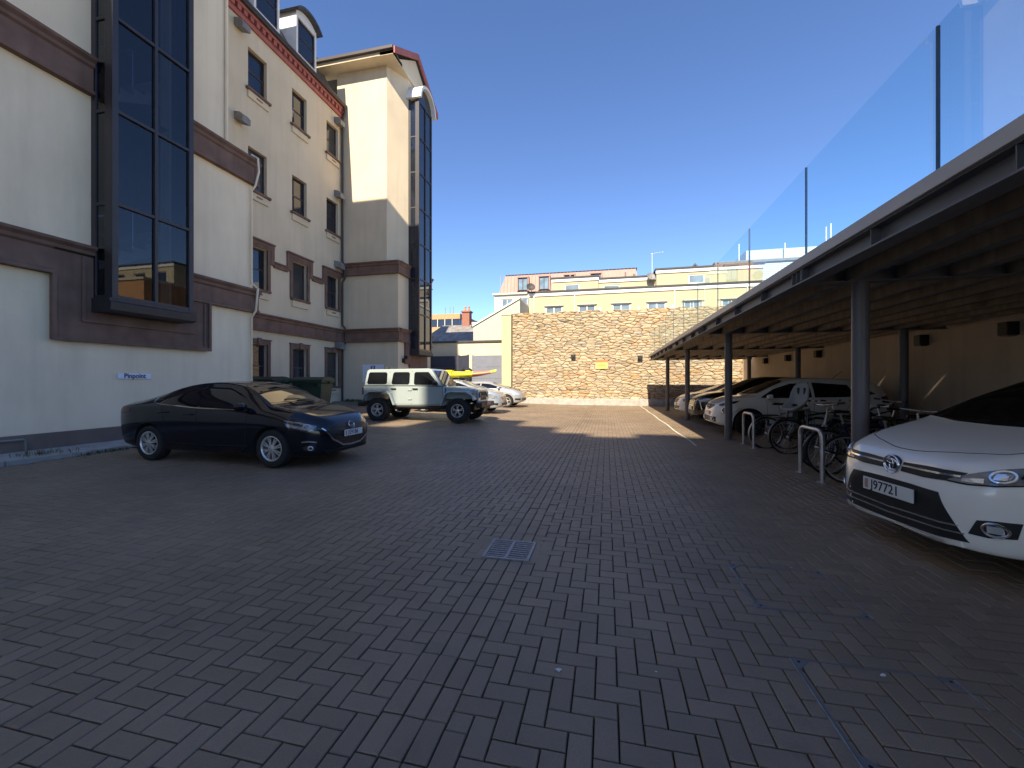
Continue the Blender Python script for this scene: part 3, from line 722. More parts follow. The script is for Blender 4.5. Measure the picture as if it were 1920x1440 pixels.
# pipes
def pipe(pts, r, m):
    b = MB(); b.tube(pts, r, 10); o = b.build('downpipe', m, office, world=True, smooth=40)
    zs_ = np.arange(min(p[2] for p in pts) + .8, max(p[2] for p in pts), 2.0)
    x, y = pts[-1][0], pts[-1][1]
    return o
pipe([(XR + .3, 20.62, 16.95), (XR + .3, 20.66, 16.7), (XR + .12, 20.68, 16.3), (XR + .12, 20.68, 8.3), (XR + .26, 20.68, 8.1), (XR + .26, 20.68, 7.3), (XR + .12, 20.68, 7.1), (XR + .12, 20.68, 4.7), (XR + .3, 20.68, 4.5), (XR + .3, 20.68, 3.6), (XR + .12, 20.68, 3.4), (XR + .12, 20.68, .2)], .055, 'window_brown')
pipe([(XW + .06, 11.06, 8.75), (XW + .3, 11.06, 8.6), (XW + .3, 11.1, 8.2), (XW + .18, 11.08, 7.75), (XW + .06, 11.06, 7.6), (XW + .06, 11.06, 4.65), (XW + .3, 11.06, 4.45), (XW + .22, 11.06, 3.75), (XW + .06, 11.06, 3.55), (XW + .06, 11.06, .3)], .032, 'render_lifted')
pipe([(XW + .05, 10.17, 20.5), (XW + .05, 10.17, 8.62)], .045, 'render_lifted')
b = MB(); b.tube([(XW + .1, 2.0, .36), (XW + .1, 5.72, .36), (XW + .1, 5.75, .33), (XW + .1, 5.75, .1)], .022, 8); b.build('conduit', 'lead_grey', office, world=True)
b = MB(); b.box(XP + .0, XP + .18, 21.25, 21.4, 2.55, 2.8); b.box(XP + .1, XP + .32, 21.28, 21.37, 2.75, 2.95); b.build('camera_bracket', 'black_plastic', office, world=True)

# signs on the office
s = thing('wall_sign', 'small white name board lettered Pinpoint above the dark blue saloon', 'sign', (XW + .02, 7.72, 1.62))
b = MB(); b.box(0, .015, -.365, .365, -.066, .066); b.build('board', 'sign_white', s)
put_text('lettering', 'Pinpoint', .155, 'ink', s, (.018, 0, 0), (0, 1, 0), (0, 0, 1), .001, .0035, sx=.92)
s = thing('parking_sign', 'large white parking notice with a blue P square on the pavilion wall', 'sign', (-12.7, PY0 - .02, 1.95))
b = MB(); b.box(-.66, .66, -.015, 0, -.5, .5); b.build('board', 'sign_white', s)
b = MB(); b.box(-.14, .12, -.019, -.015, .12, .42); b.build('symbol', 'sign_blue', s)
put_text('lettering', 'P', .3, 'sign_white', s, (-.01, -.021, .27), (1, 0, 0), (0, 0, 1), .001, .006)
for k, (a, c, z) in enumerate(((-.5, .5, .02), (-.45, .45, -.06), (-.5, .48, -.14), (-.5, .42, -.22), (-.45, .5, -.30), (-.5, .3, -.38))):
    b = MB(); b.box(a, c, -.018, -.015, z - .012, z + .012); b.build('text_line', 'gate_grey', s)
s = thing('small_sign', 'small pale sign with a dark mark right of the parking notice', 'sign', (-11.72, PY0 - .02, 2.22))
b = MB(); b.box(-.22, .22, -.012, 0, -.12, .12); b.build('board', 'render_lifted', s)
b = MB(); b.tube([(-.05, -.016, .06), (-.05, -.016, -.02), (0, -.016, -.05), (.05, -.016, -.02), (.05, -.016, .06)], .018, 6); b.build('mark', 'ink', s)
s = thing('meter_box', 'small black box with a hanging cable low on the pavilion wall', 'box', (-12.98, PY0 - .02, .95))
b = MB(); b.box(-.13, .13, -.1, 0, -.12, .12); b.build('case', 'black_plastic', s, bevel=.01)
b = MB(); b.tube([(.03, -.06, -.12), (.05, -.06, -.3), (.0, -.05, -.42)], .018, 6); b.build('cable', 'black_plastic', s)

# ------------------------------------------------------------------ rubble stone wall at the end of the yard
WX0, WX1, WYF, WZT = -6.05, 7.75, 26.5, 5.95
core = MB(); core.box(WX0, WX1, WYF + .05, WYF + .6, 0, WZT - .03)
swall = thing('stone_wall', 'high rubble wall of tan and orange stones closing the yard', 'wall', ((WX0 + WX1) / 2, WYF, 0))
core.build('mortar_core', 'mortar', swall, world=True)
rs = random.Random(11)
cw, ch = .38, .185
nx, nz = int((WX1 - WX0) / cw) + 2, int(WZT / ch) + 2
seeds = {}
for i in range(-2, nx + 2):
    for j in range(-2, nz + 2):
        seeds[(i, j)] = (WX0 + (i + .5 * (j % 2) + rs.uniform(-.1, 1.1)) * cw, (j + rs.uniform(.08, .92)) * ch)
AS = 1.75
def cell(i, j):
    sx, sz = seeds[(i, j)]; hx, hz = .9, .5
    poly = [(sx - hx, sz - hz), (sx + hx, sz - hz), (sx + hx, sz + hz), (sx - hx, sz + hz)]
    def clip(poly, nxv, nzv, c):
        out = []
        for k in range(len(poly)):
            p, q = poly[k], poly[(k + 1) % len(poly)]
            dp, dq = p[0] * nxv + p[1] * nzv - c, q[0] * nxv + q[1] * nzv - c
            if dp <= 0: out.append(p)
            if (dp < 0 < dq) or (dq < 0 < dp):
                t = dp / (dp - dq); out.append((p[0] + (q[0] - p[0]) * t, p[1] + (q[1] - p[1]) * t))
        return out
    for di in range(-3, 4):
        for dj in range(-3, 4):
            if (di or dj) and (i + di, j + dj) in seeds:
                ox, oz = seeds[(i + di, j + dj)]
                a, b_ = (ox - sx) / AS, (oz - sz) * AS / 1.0
                nx_, nz_ = a / AS, b_ * AS
                c = nx_ * (ox + sx) / 2 + nz_ * (oz + sz) / 2
                poly = clip(poly, nx_, nz_, c)
                if len(poly) < 3: return []
    for nv in ((-1, 0, -WX0), (1, 0, WX1), (0, -1, 0), (0, 1, WZT + rs.uniform(-.04, .06))):
        poly = clip(poly, *nv)
        if len(poly) < 3: return []
    return poly
stones = []
for i in range(-2, nx + 2):
    for j in range(-2, nz + 2):
        p = cell(i, j)
        if len(p) < 3: continue
        A = abs(sum(p[k][0] * p[(k + 1) % len(p)][1] - p[(k + 1) % len(p)][0] * p[k][1] for k in range(len(p)))) / 2
        if A > .008: stones.append((A, p))
stones.sort(key=lambda q: -q[0])
def stone_geo(p, wy):
    # drop near-duplicate corners, shrink to leave a joint, round the face off
    q = []
    for a in p:
        if not q or (a[0] - q[-1][0]) ** 2 + (a[1] - q[-1][1]) ** 2 > .0009: q.append(a)
    if len(q) > 2 and (q[0][0] - q[-1][0]) ** 2 + (q[0][1] - q[-1][1]) ** 2 < .0009: q.pop()
    if len(q) < 3: q = p
    cx_, cz_ = sum(a[0] for a in q) / len(q), sum(a[1] for a in q) / len(q)
    def shr(a, dd):
        vx, vz = a[0] - cx_, a[1] - cz_; l = math.hypot(vx, vz); f = max(.35, 1 - dd / max(l, .03)); return cx_ + vx * f, cz_ + vz * f
    out = rs.uniform(.0, .04); n = len(q); V = []
    jit = [rs.uniform(.003, .010) for _ in q]
    for a, jj in zip(q, jit): x, z = shr(a, jj); V.append((x, wy + .055, z))
    for a, jj in zip(q, jit): x, z = shr(a, jj + .004); V.append((x, wy + .015 - out * .4, z))
    for a, jj in zip(q, jit): x, z = shr(a, jj + .035); V.append((x, wy - out + rs.uniform(-.014, .014), z))
    V.append((cx_ + rs.uniform(-.03, .03), wy - out - rs.uniform(0, .022), cz_))
    F = []
    for r_ in (0, n):
        for k in range(n): F.append((r_ + k, r_ + (k + 1) % n, r_ + n + (k + 1) % n, r_ + n + k))
    for k in range(n): F.append((2 * n + k, 2 * n + (k + 1) % n, 3 * n))
    return V, F
for k, (A, p) in enumerate(stones[:300]):
    V, F = stone_geo(p, WYF); b = MB(); b.add(V, F); b.build('stone', 'stone', swall, world=True, smooth=50)
b = MB(); rv = []
for A, p in stones[300:]:
    V, F = stone_geo(p, WYF); b.add(V, F); rv += [rs.random()] * len(F)
o = b.build('small_stones', 'stone_far', swall, world=True, fix=False); o['kind'] = 'stuff'
at = o.data.attributes.new('rnd', 'FLOAT', 'FACE'); at.data.foreach_set('value', rv)
b = MB(); b.box(WX0 + .6, 4.3, WYF - .1, WYF + .1, 0, .42); b.build('plinth', 'concrete', swall, world=True, bevel=.02)
# things fixed to the stone wall
for k, (px, py, lb) in enumerate(((1075, 668, 'dark box wall light on the stone wall, left of the yellow sign'), (1200, 670, 'dark box wall light on the stone wall, right of the yellow sign'))):
    u = (px - 960) / 776; d = WYF / (ca + sa * u); x = d * (-sa + ca * u); z = CAM_H + (716 - py) / 776 * d
    t = thing('wall_fitting', lb, 'wall light', (x, WYF, z), 0, 'lights on the stone wall')
    b = MB(); b.box(-.14, .14, -.25, 0, -.11, .11); b.build('housing', 'black_plastic', t, bevel=.02)
    b = MB(); b.box(-.11, .11, -.2, -.05, -.13, -.11); b.build('lens', 'lead_grey', t)
u = (1128 - 960) / 776; d = WYF / (ca + sa * u)
s = thing('warning_sign', 'yellow and orange notice fixed to the stone wall between two lights', 'sign', (d * (-sa + ca * u), WYF - .08, CAM_H + (716 - 683) / 776 * d))
b = MB(); b.box(-.36, .36, -.01, 0, -.27, .1); b.build('board', 'sign_yellow', s)
b = MB(); b.box(-.36, .36, -.011, 0, .11, .27); b.build('header', 'sign_orange', s)
for z, a in ((.0, .2), (-.09, .27), (-.18, .24)):
    b = MB(); b.box(-a, a, -.014, -.01, z - .018, z + .018); b.build('text_line', 'ink', s)

# pillar, low garage wall and gates left of the stone wall
t = thing('rendered_pillar', 'tall cream rendered pier at the left end of the stone wall', 'pillar', (-6.3, 26.5, 0))
b = MB(); b.box(-6.72, -6.08, 26.3, 27.2, 0, 5.85); b.build('shaft', 'pale_yellow', t, world=True, bevel=.01)
b = MB(); b.box(-6.76, -6.04, 26.26, 27.24, 5.85, 5.93); b.build('coping', 'pale_wall', t, world=True)
t = thing('garage_wall', 'low cream rendered wall with a dark coping behind the grey gates', 'wall', (-10, 27.4, 0))
b = MB(); b.box(-17, -6.75, 27.4, 29.5, 0, 4.22); b.build('wall', 'render_cream', t, world=True)
b = MB(); b.box(-17, -6.75, 27.3, 29.6, 4.22, 4.34); b.build('coping', 'roof_edge', t, world=True)
def gate(x0, x1, y0, y1, m, label):
    t = thing('gate_panel', label, 'gate', ((x0 + x1) / 2, (y0 + y1) / 2, 0), 0, 'grey gate panels')
    U = (Vector((x1, y1, 0)) - Vector((x0, y0, 0))); L_ = U.length; U.normalize(); N = Vector((U.y, -U.x, 0))
    for k in range(4):
        b = MB(); b.obox((x0, y0, 0), U, N, 0.02, L_ - .02, 0, .05, .15 + k * .78, .15 + k * .78 + .77); b.build('board', m, t, world=True)
    b = MB(); b.obox((x0, y0, 0), U, N, 0, .06, -.03, .08, .05, 3.3); b.build('gate_post', m, t, world=True)
    b = MB(); b.obox((x0, y0, 0), U, N, L_ - .06, L_, -.03, .08, .05, 3.3); b.build('gate_post', m, t, world=True)
gate(-12.6, -9.9, 26.9, 26.9, 'gate_dark', 'leftmost dark grey gate panel beside the glazed pavilion')
gate(-9.88, -8.95, 26.9, 26.2, 'gate_dark', 'narrow angled gate panel between the dark and pale gates')
gate(-8.9, -6.74, 26.8, 26.8, 'gate_grey', 'pale grey wide gate panel next to the cream pier')

# ------------------------------------------------------------------ canopy on the right
canopy = thing('parking_canopy', 'dark steel parking canopy with stained joists and a glass balustrade on top', 'canopy', (5, 14, 0))
CX0, CX1 = 2.33, 7.6; CY0, CY1 = -5.6, 24.6
COLY = [0.3, 5.88, 11.5, 17.0, 22.3]
for y in COLY:
    for x in (3.02, 6.78):
        b = MB(); b.cyl((x, y, gz(x, y) - .02), (x, y, 2.70), .089, 20); b.build('column', 'steel_column', canopy, world=True, smooth=40)
        b = MB(); b.box(x - .15, x + .15, y - .15, y + .15, gz(x, y) - .01, gz(x, y) + .012); b.build('base_plate', 'steel_paint', canopy, world=True)
def ibeam(b, axis, fixed, a0, a1, z0, z1, fwid, web=.012, fl=.016):
    if axis == 'y':
        b.box(fixed - fwid / 2, fixed + fwid / 2, a0, a1, z0, z0 + fl); b.box(fixed - fwid / 2, fixed + fwid / 2, a0, a1, z1 - fl, z1); b.box(fixed - web / 2, fixed + web / 2, a0, a1, z0 + fl, z1 - fl)
    else:
        b.box(a0, a1, fixed - fwid / 2, fixed + fwid / 2, z0, z0 + fl); b.box(a0, a1, fixed - fwid / 2, fixed + fwid / 2, z1 - fl, z1); b.box(a0, a1, fixed - web / 2, fixed + web / 2, z0 + fl, z1 - fl)
b = MB(); ibeam(b, 'y', CX0 + .09, CY0, CY1, 2.70, 2.885, .18); b.build('edge_beam', 'steel_paint', canopy, world=True)
b = MB(); ibeam(b, 'x', CY1 - .06, CX0 + .19, CX1, 2.70, 2.884, .12); b.build('end_beam', 'steel_paint', canopy, world=True)
y = CY0 + .4; k = 0
while y < CY1:
    b = MB(); b.box(CX0 + .006, CX0 + .083, y - .005, y + .005, 2.717, 2.868); b.build('stiffener', 'steel_paint', canopy, world=True); y += 1.37
for yc in COLY:
    for dy in (-.12, .0, .12):
        b = MB(); b.box(CX0 + .006, CX0 + .083, yc + dy - .005 + .03, yc + dy + .035, 2.717, 2.868); b.build('stiffener', 'steel_paint', canopy, world=True)
for y in COLY:
    b = MB(); ibeam(b, 'x', y, CX0 + .18, CX1, 2.695, 2.86, .14); b.build('cross_beam', 'steel_paint', canopy, world=True)
x = CX0 + .55
cuts = [CY0] + COLY + [CY1 - .13]
while x < CX1:
    for a, c in zip(cuts, cuts[1:]):
        b = MB(); b.box(x - .03, x + .03, a + .02, c - .02, 2.715, 2.858); b.build('joist', 'joist', canopy, world=True)
        b = MB(); b.box(x - .045, x + .045, a + .02, c - .02, 2.70, 2.713); b.build('joist_flange', 'steel_paint', canopy, world=True)
    x += .53
b = MB(); b.box(CX0 + .2, CX1, CY0, CY1, 2.862, 2.92); b.build('deck', 'deck_under', canopy, world=True)
b = MB(); b.box(CX0 - .03, CX0 + .05, CY0, CY1, 2.885, 3.0); b.box(CX0 + .05, CX1, CY1 - .08, CY1, 2.93, 3.0); b.build('deck_edge', 'deck_edge', canopy, world=True, bevel=.004)
# pale unseen sheet added on the deck to bounce light at the wing, and a strip against the rear wall with small drain gaps that let the sun through
b = MB(); b.box(CX0 + .06, CX1 - .01, CY0, CY1 - .09, 2.922, 2.945); b.build('bounce_deck', 'pale_stone', canopy, world=True)
gaps = [8.25, 10.33, 12.48, 14.68]
for (xa_, xb_) in ((CX1, 7.651), (7.675, 7.748)):
    b = MB(); b.box(xa_, xb_, CY0, CY1, 2.88, 2.892); b.build('deck_strip', 'deck_under', canopy, world=True)
for a, c_ in zip([CY0] + [q + .1 for q in gaps], gaps + [CY1]):
    b = MB(); b.box(7.651, 7.675, a, c_, 2.88, 2.892); b.build('deck_strip', 'deck_under', canopy, world=True)
for k in range(15):
    y0 = -4.55 + k * 2.05; y1 = y0 + 2.035
    if y1 > CY1 + .2: break
    b = MB(); b.box(CX0 + .02, CX0 + .037, y0, y1, 3.0, 4.08); b.build('glass_panel', 'balustrade_glass', canopy, world=True)
    if k:
        b = MB(); b.box(CX0 + .018, CX0 + .04, y0 - .0135, y0 - .0025, 3.0, 4.08); b.build('glass_joint', 'gate_dark', canopy, world=True)
# rear wall
rw = thing('rear_wall', 'long cream rendered wall at the back of the canopy', 'wall', (7.75, 10, 0))
b = MB(); b.box(7.75, 8.1, -4, 26.49, 0, 3.02); b.build('wall', 'rear_wall', rw, world=True)
b = MB(); b.box(7.70, 8.15, 24.65, 26.49, 3.02, 3.12); b.build('coping', 'pale_wall', rw, world=True)
for i, yy in enumerate((7.9, 10.05, 12.35, 15.0, 17.55, 20.2, 22.8)):  # plain dark boxes high on the wall, no lamp known in them
    nm = ('first', 'second', 'third', 'fourth', 'fifth', 'sixth', 'seventh')[i]
    t = thing('wall_fitting', nm + ' dark box along the rear wall, counted from the white people carrier', 'wall light', (7.75, yy, 2.52), 0, 'dark boxes under the canopy')
    b = MB(); b.box(-.2, 0, -.11, .11, -.13, .13); b.build('housing', 'black_plastic', t, bevel=.015)
    b = MB(); b.box(-.17, -.03, -.09, .09, -.15, -.13); b.build('lens', 'lead_grey', t)  # grey plate under the box, no lamp glass

# ------------------------------------------------------------------ buildings beyond the walls
def block(root, x0, x1, y0, y1, z0, z1, m, holes=(), edge=None, name='wall', side_holes=()):
    b = MB(); facade(b, (0, y0, 0), UX, NY, x0, x1, z0, z1, holes, .15)
    facade(b, (x0, 0, 0), UY, NX, y0, y1, z0, z1, side_holes, .15)
    b.add([(x1, y0, z0), (x1, y1, z0), (x1, y1, z1), (x1, y0, z1)], [(0, 1, 2, 3)]); b.add([(x0, y1, z0), (x1, y1, z0), (x1, y1, z1), (x0, y1, z1)], [(0, 1, 2, 3)])
    b.add([(x0, y0, z1), (x1, y0, z1), (x1, y1, z1), (x0, y1, z1)], [(0, 1, 2, 3)])
    b.build(name, m, root, world=True)
    if edge:
        e = MB(); e.box(x0 - .12, x1 + .12, y0 - .15, y1 + .1, z1 + .004, z1 + .13); e.build('roof_edge', 'roof_edge', root, world=True)
        e = MB(); e.box(x0 - .06, x1 + .06, y0 - .08, y0 - .005, z1 - .28, z1 - .002); e.build('fascia', 'white_paint', root, world=True)
t = thing('terrace_building', 'long pale yellow two storey building rising behind the stone wall', 'building', (2, 34, 0))
wx = [(-4.96, -3.53), (-2.28, -.85), (.40, 1.83), (3.08, 4.51), (5.76, 7.19), (8.44, 9.87)]
block(t, -6.35, 13, 34, 40, 0, 8.85, 'pale_yellow', [(a, c, 6.45, 7.72) for a, c in wx], True)
for a, c in wx: 
    wn = window(t, (0, 34, 0), UX, NY, a, c, 6.45, 7.72, .06, .11, 'white_paint', 'pane_far', vbars=(.5,))
    s = MB(); s.obox((0, 34, 0), UX, NY, a - .08, c + .08, 0, .1, 7.72, 7.80); s.build('lintel', 'pale_wall', wn, world=True)
for (x0, x1, y0, z1, ws) in ((-4.7, -.72, 36.5, 10.55, [(-3.6, -2.3, 9.3, 10.05)]), (-.7, 4.0, 36.7, 10.35, [(-.3, 1.1, 9.2, 9.85)]), (4.02, 12, 36.2, 10.75, [(6.5, 7.75, 9.5, 10.25)])):
    block(t, x0, x1, y0, 39.8, 8.98, z1, 'pale_yellow', ws, True, 'penthouse_wall')
    for q in ws: window(t, (0, y0, 0), UX, NY, *q, .05, .09, 'white_paint', 'pane_far')
b = MB(); b.tube([(-5.9, 33.9, 8.6), (-5.9, 33.9, 5.0)], .05, 8); b.build('downpipe', 'white_paint', t, world=True)
for (x, y, z, h, r_) in ((-3.2, 37.5, 10.6, .5, .08), (1.6, 37.8, 10.45, .7, .07), (2.3, 37.2, 10.45, .35, .1), (8.9, 37.5, 10.85, .6, .09), (-5.2, 35.4, 8.9, .4, .07)):
    b = MB(); b.cyl((x, y, z), (x, y, z + h), r_, 8); b.build('vent_pipe', 'lead_grey', t, world=True)
for x in (-2.85 + .3, 5.1, 10.2):
    b = MB(); b.tube([(x, 33.93, 8.55), (x, 33.93, 5.0)], .045, 8); b.build('downpipe', 'white_paint', t, world=True)
for (x, z) in ((-.55, 7.25), (2.45, 7.2), (4.9, 7.3)):
    b = MB(); b.box(x - .1, x + .1, 33.9, 34, z - .16, z + .16); b.build('meter_case', 'white_paint', t, world=True)
def dish(x, y, z, label, m='lead_grey'):
    q = thing('satellite_dish', label, 'dish', (x, y, z), 0)
    b = MB(); b.lathe([(0, .12), (.15, .1), (.28, .04), (.36, -.02), (.36, -.04), (.27, .02), (.14, .08), (0, .1)], 20, 'y'); o = b.build('bowl', m, q, smooth=40); o.rotation_euler = (R(-25), 0, R(20))
    b = MB(); b.tube([(0, .1, 0), (0, .3, -.05), (0, .3, -.5)], .025, 6); b.build('mount', 'lead_grey', q)
    b = MB(); b.tube([(0, 0, -.3), (0, -.4, -.1)], .015, 6); b.build('arm', 'lead_grey', q)
dish(-6.1, 33.6, 9.3, 'grey satellite dish at the left corner of the yellow terrace roof', 'roof_edge')
dish(3.6, 36.3, 10.3, 'pale satellite dish on the stepped roof of the yellow terrace')
q = thing('aerial', 'thin white roof aerial mast above the yellow terrace', 'aerial', (3.75, 36.9, 10.4))
b = MB(); b.cyl((0, 0, 0), (0, 0, 2.0), .018, 6); b.build('mast', 'white_paint', q)
b = MB(); b.cyl((-.1, 0, 1.95), (.9, 0, 2.05), .012, 6); b.build('boom', 'white_paint', q)
for k in range(4):
    b = MB(); b.cyl((.1 + .22 * k, -.18, 1.98 + .02 * k), (.1 + .22 * k, .18, 1.98 + .02 * k), .012, 5); b.build('element', 'white_paint', q)

t = thing('lean_to_building', 'white rendered lean-to with a sloping roof edge left of the yellow terrace', 'building', (-8.5, 31, 0))
b = MB(); b.prism([(-10.05, 0), (-6.38, 0), (-6.38, 7.7), (-10.05, 5.75)], 'y', 30.5, 36); b.build('wall', 'pale_wall', t, world=True)
b = MB(); b.prism([(-10.2, 5.69), (-6.36, 7.73), (-6.36, 7.86), (-10.2, 5.82)], 'y', 30.4, 36.1); b.build('roof', 'white_paint', t, world=True)

t = thing('slate_cottage', 'low house with a weathered grey slate roof and a brick chimney', 'house', (-13.5, 42, 0))
b = MB(); b.box(-18.4, -12.0, 38.5, 44, 0, 5.3); b.build('wall', 'render_cream', t, world=True)
b = MB(); b.add([(-18.7, 38.2, 5.2), (-11.6, 38.2, 5.2), (-13.3, 41.2, 7.45), (-17.0, 41.2, 7.45), (-18.7, 44.3, 5.2), (-11.6, 44.3, 5.2)], [(0, 1, 2, 3), (1, 5, 2), (0, 3, 4), (3, 2, 5, 4)])
rf = b.build('roof', 'slate_far', t, world=True)
b = MB(); b.box(-14.75, -13.95, 41.0, 41.8, 7.0, 8.75); b.build('chimney', 'brick_red', rf, world=True)
b = MB(); b.box(-14.85, -13.85, 40.9, 41.9, 8.75, 8.9); b.build('chimney_cap', 'brick_red', rf, world=True)
for k in range(2):
    b = MB(); b.lathe([(.13, 8.9), (.11, 9.3), (.14, 9.32), (.14, 9.4), (.09, 9.4)], 10, 'z', (-14.55 + .4 * k, 41.4, 0)); b.build('chimney_pot', 'orange_brick', rf, world=True)
b = MB(); b.box(-18.8, -11.5, 38.1, 38.25, 5.12, 5.24); b.build('gutter', 'white_paint', t, world=True)
t = thing('cream_block', 'plain flat-roofed cream block behind the slate roof', 'building', (-15, 55, 0))
block(t, -19.0, -13.0, 55, 60, 0, 9.8, 'pale_stone', [], True)
t = thing('brick_office', 'orange brick office block with dark window bands, far left', 'building', (-30, 75, 0))
b = MB()
for (z0, z1) in ((0, 9.3), (11.0, 12.1), (13.6, 14.6)): b.box(-38, -27.4, 75, 88, z0, z1)
b.build('brick_band', 'orange_brick', t, world=True)
for (z0, z1) in ((9.3, 11.0), (12.1, 13.6)):
    for k in range(7):
        x0 = -38 + k * 1.5; b = MB(); b.box(x0 + .05, x0 + 1.45, 75.1, 75.4, z0, z1); w_ = b.build('window', 'pane_dark', t, world=True)
        b = MB(); b.box(x0 - .05, x0 + .05, 75.02, 75.3, z0, z1); b.build('mullion', 'white_paint', w_, world=True)
    for k in range(8):
        y0 = 75.5 + k * 1.5; b = MB(); b.box(-27.8, -27.5, y0 + .08, y0 + 1.42, z0, z1); b.build('window', 'pane_dark', t, world=True)
b = MB(); b.box(-38, -27.9, 75.6, 88, 9.3, 13.6); b.build('core', 'interior_dark', t, world=True)
for x in (-31.2, -30.2, -29.5):
    b = MB(); b.cyl((x, 77, 14.6), (x, 77, 16.3), .06, 6); b.build('roof_mast', 'lead_grey', t, world=True)
t = thing('flagpole', 'plain white flagpole standing beyond the slate roof', 'flagpole', (-12.6, 48.5, 0))
b = MB(); b.tube([(0, 0, 0), (0, 0, 6), (0, 0, 11.6)], [.09, .08, .05], 10); b.build('pole', 'white_paint', t)
b = MB(); b.lathe([(0, 11.75), (.08, 11.68), (.08, 11.62), (0, 11.56)], 10, 'z'); b.build('finial', 'white_paint', t)

t = thing('copper_building', 'large far building with pink metal mansard storey and red roof', 'building', (-6, 72, 0))
lw = [(-17.9, -15.9, 13.2, 15.9), (-15.2 + .9, -12.4, 13.2, 15.9), (-17.9, -15.9, 9.2, 11.9), (-14.3, -12.4, 9.2, 11.9)]
block(t, -19.2, 5, 70, 90, 0, 16.6, 'pale_stone', lw)
for q in lw: window(t, (0, 70, 0), UX, NY, *q, .12, .12, 'white_paint', 'pane_far', vbars=(.5,))
b = MB(); b.box(-19.5, 5.2, 69.7, 70.4, 16.6, 16.9); b.box(-19.4, 5, 69.8, 70, 12.3, 12.55); b.build('cornice', 'pale_stone', t, world=True)
b = MB(); zA, zB = 16.9, 20.3
b.add([(-18.6, 70.6, zA), (5.4, 70.6, zA), (4.6, 71.2, zB), (-17.4, 71.2, zB), (-18.6, 90, zA), (-17.4, 89, zB)], [(0, 1, 2, 3), (4, 0, 3, 5)]); b.build('mansard_wall', 'pink_cladding', t, world=True)
for k in range(38):
    xx = -18.3 + k * .62
    b = MB(); b.add([(xx - .03, 70.58, zA), (xx + .03, 70.58, zA), (xx + .03, 71.18, zB), (xx - .03, 71.18, zB), (xx - .03, 70.48, zA), (xx + .03, 70.48, zA), (xx + .03, 71.08, zB), (xx - .03, 71.08, zB)], [(4, 5, 6, 7), (0, 4, 7, 3), (1, 2, 6, 5)]); b.build('cladding_seam', 'pink_cladding', t, world=True)
b = MB(); b.add([(-17.5, 71.0, zB), (4.9, 71.0, zB), (-1, 80, 21.9), (-13, 80, 21.9), (-17.5, 90, zB), (4.9, 90, zB)], [(0, 1, 2, 3), (0, 3, 4), (3, 2, 5, 4), (1, 5, 2)]); b.build('roof', 'red_roof', t, world=True)
for x0 in (-15.2, -11.5, -7.2, -2.8):
    d_ = MB(); d_.box(x0, x0 + .18, 70.1, 71, zA + .3, zA + 2.6); d_.box(x0 + 1.9, x0 + 2.08, 70.1, 71, zA + .3, zA + 2.6); d_.box(x0, x0 + 2.08, 70.05, 71.1, zA + 2.6, zA + 2.85)
    dw = d_.build('dormer', 'pink_cladding', t, world=True)
    b = MB(); b.box(x0 + .3, x0 + 1.78, 70.3, 70.36, zA + .5, zA + 2.45); b.build('pane', 'pane_far', dw, world=True)
    b = MB(); b.box(x0 + .18, x0 + .3, 70.2, 70.4, zA + .3, zA + 2.6); b.box(x0 + 1.78, x0 + 1.9, 70.2, 70.4, zA + .3, zA + 2.6); b.box(x0 + .98, x0 + 1.08, 70.22, 70.38, zA + .4, zA + 2.5); b.build('frame', 'frame_dark', dw, world=True)

t = thing('white_modern_building', 'white board-clad modern block seen through the glass balustrade', 'building', (16, 46, 0))
hs = [(11.6, 12.9, 8.6, 10.6), (14.6, 16.6, 9.0, 11.2)]
block(t, 10.6, 22, 45, 55, 0, 13.2, 'white_clad', hs)
for q in hs: window(t, (0, 45, 0), UX, NY, *q, .1, .1, 'frame_dark', 'pane_far', vbars=(.5,))
for k in range(13):
    z = 10.9 + k * .17
    b = MB(); b.prism([(44.985, z), (44.95, z + .0), (44.985, z + .165)], 'x', 10.6, 22)
    b.build('cladding_board', 'white_clad', t, world=True)
b = MB(); b.box(10.5, 22, 44.8, 55, 13.2, 13.45); b.build('roof_edge', 'lead_grey', t, world=True)
b = MB(); b.box(14, 22, 47, 55, 13.45, 15.0); b.build('plant_room', 'white_clad', t, world=True)
for x, h in ((13.2, 2.2), (17.4, 2.0), (21, 3.3), (21.4, 3.6)):
    b = MB(); b.cyl((x, 46.5, 13.4), (x, 46.5, 13.4 + h), .055, 8); b.build('roof_mast', 'white_paint', t, world=True)
t = thing('grey_gable_house', 'grey gabled house with a pale gable half hidden behind the balustrade glass', 'house', (8, 42, 0))
b = MB(); b.prism([(5.6, 0), (10.4, 0), (10.4, 9.6), (8.0, 12.4), (5.6, 9.6)], 'y', 41.5, 47); b.build('wall', 'lead_grey', t, world=True)
b = MB(); b.prism([(5.3, 9.4), (8.0, 12.55), (10.7, 9.4), (10.7, 9.2), (8.0, 12.35), (5.3, 9.2)], 'y', 41.3, 47.2); b.build('roof', 'slate', t, world=True)

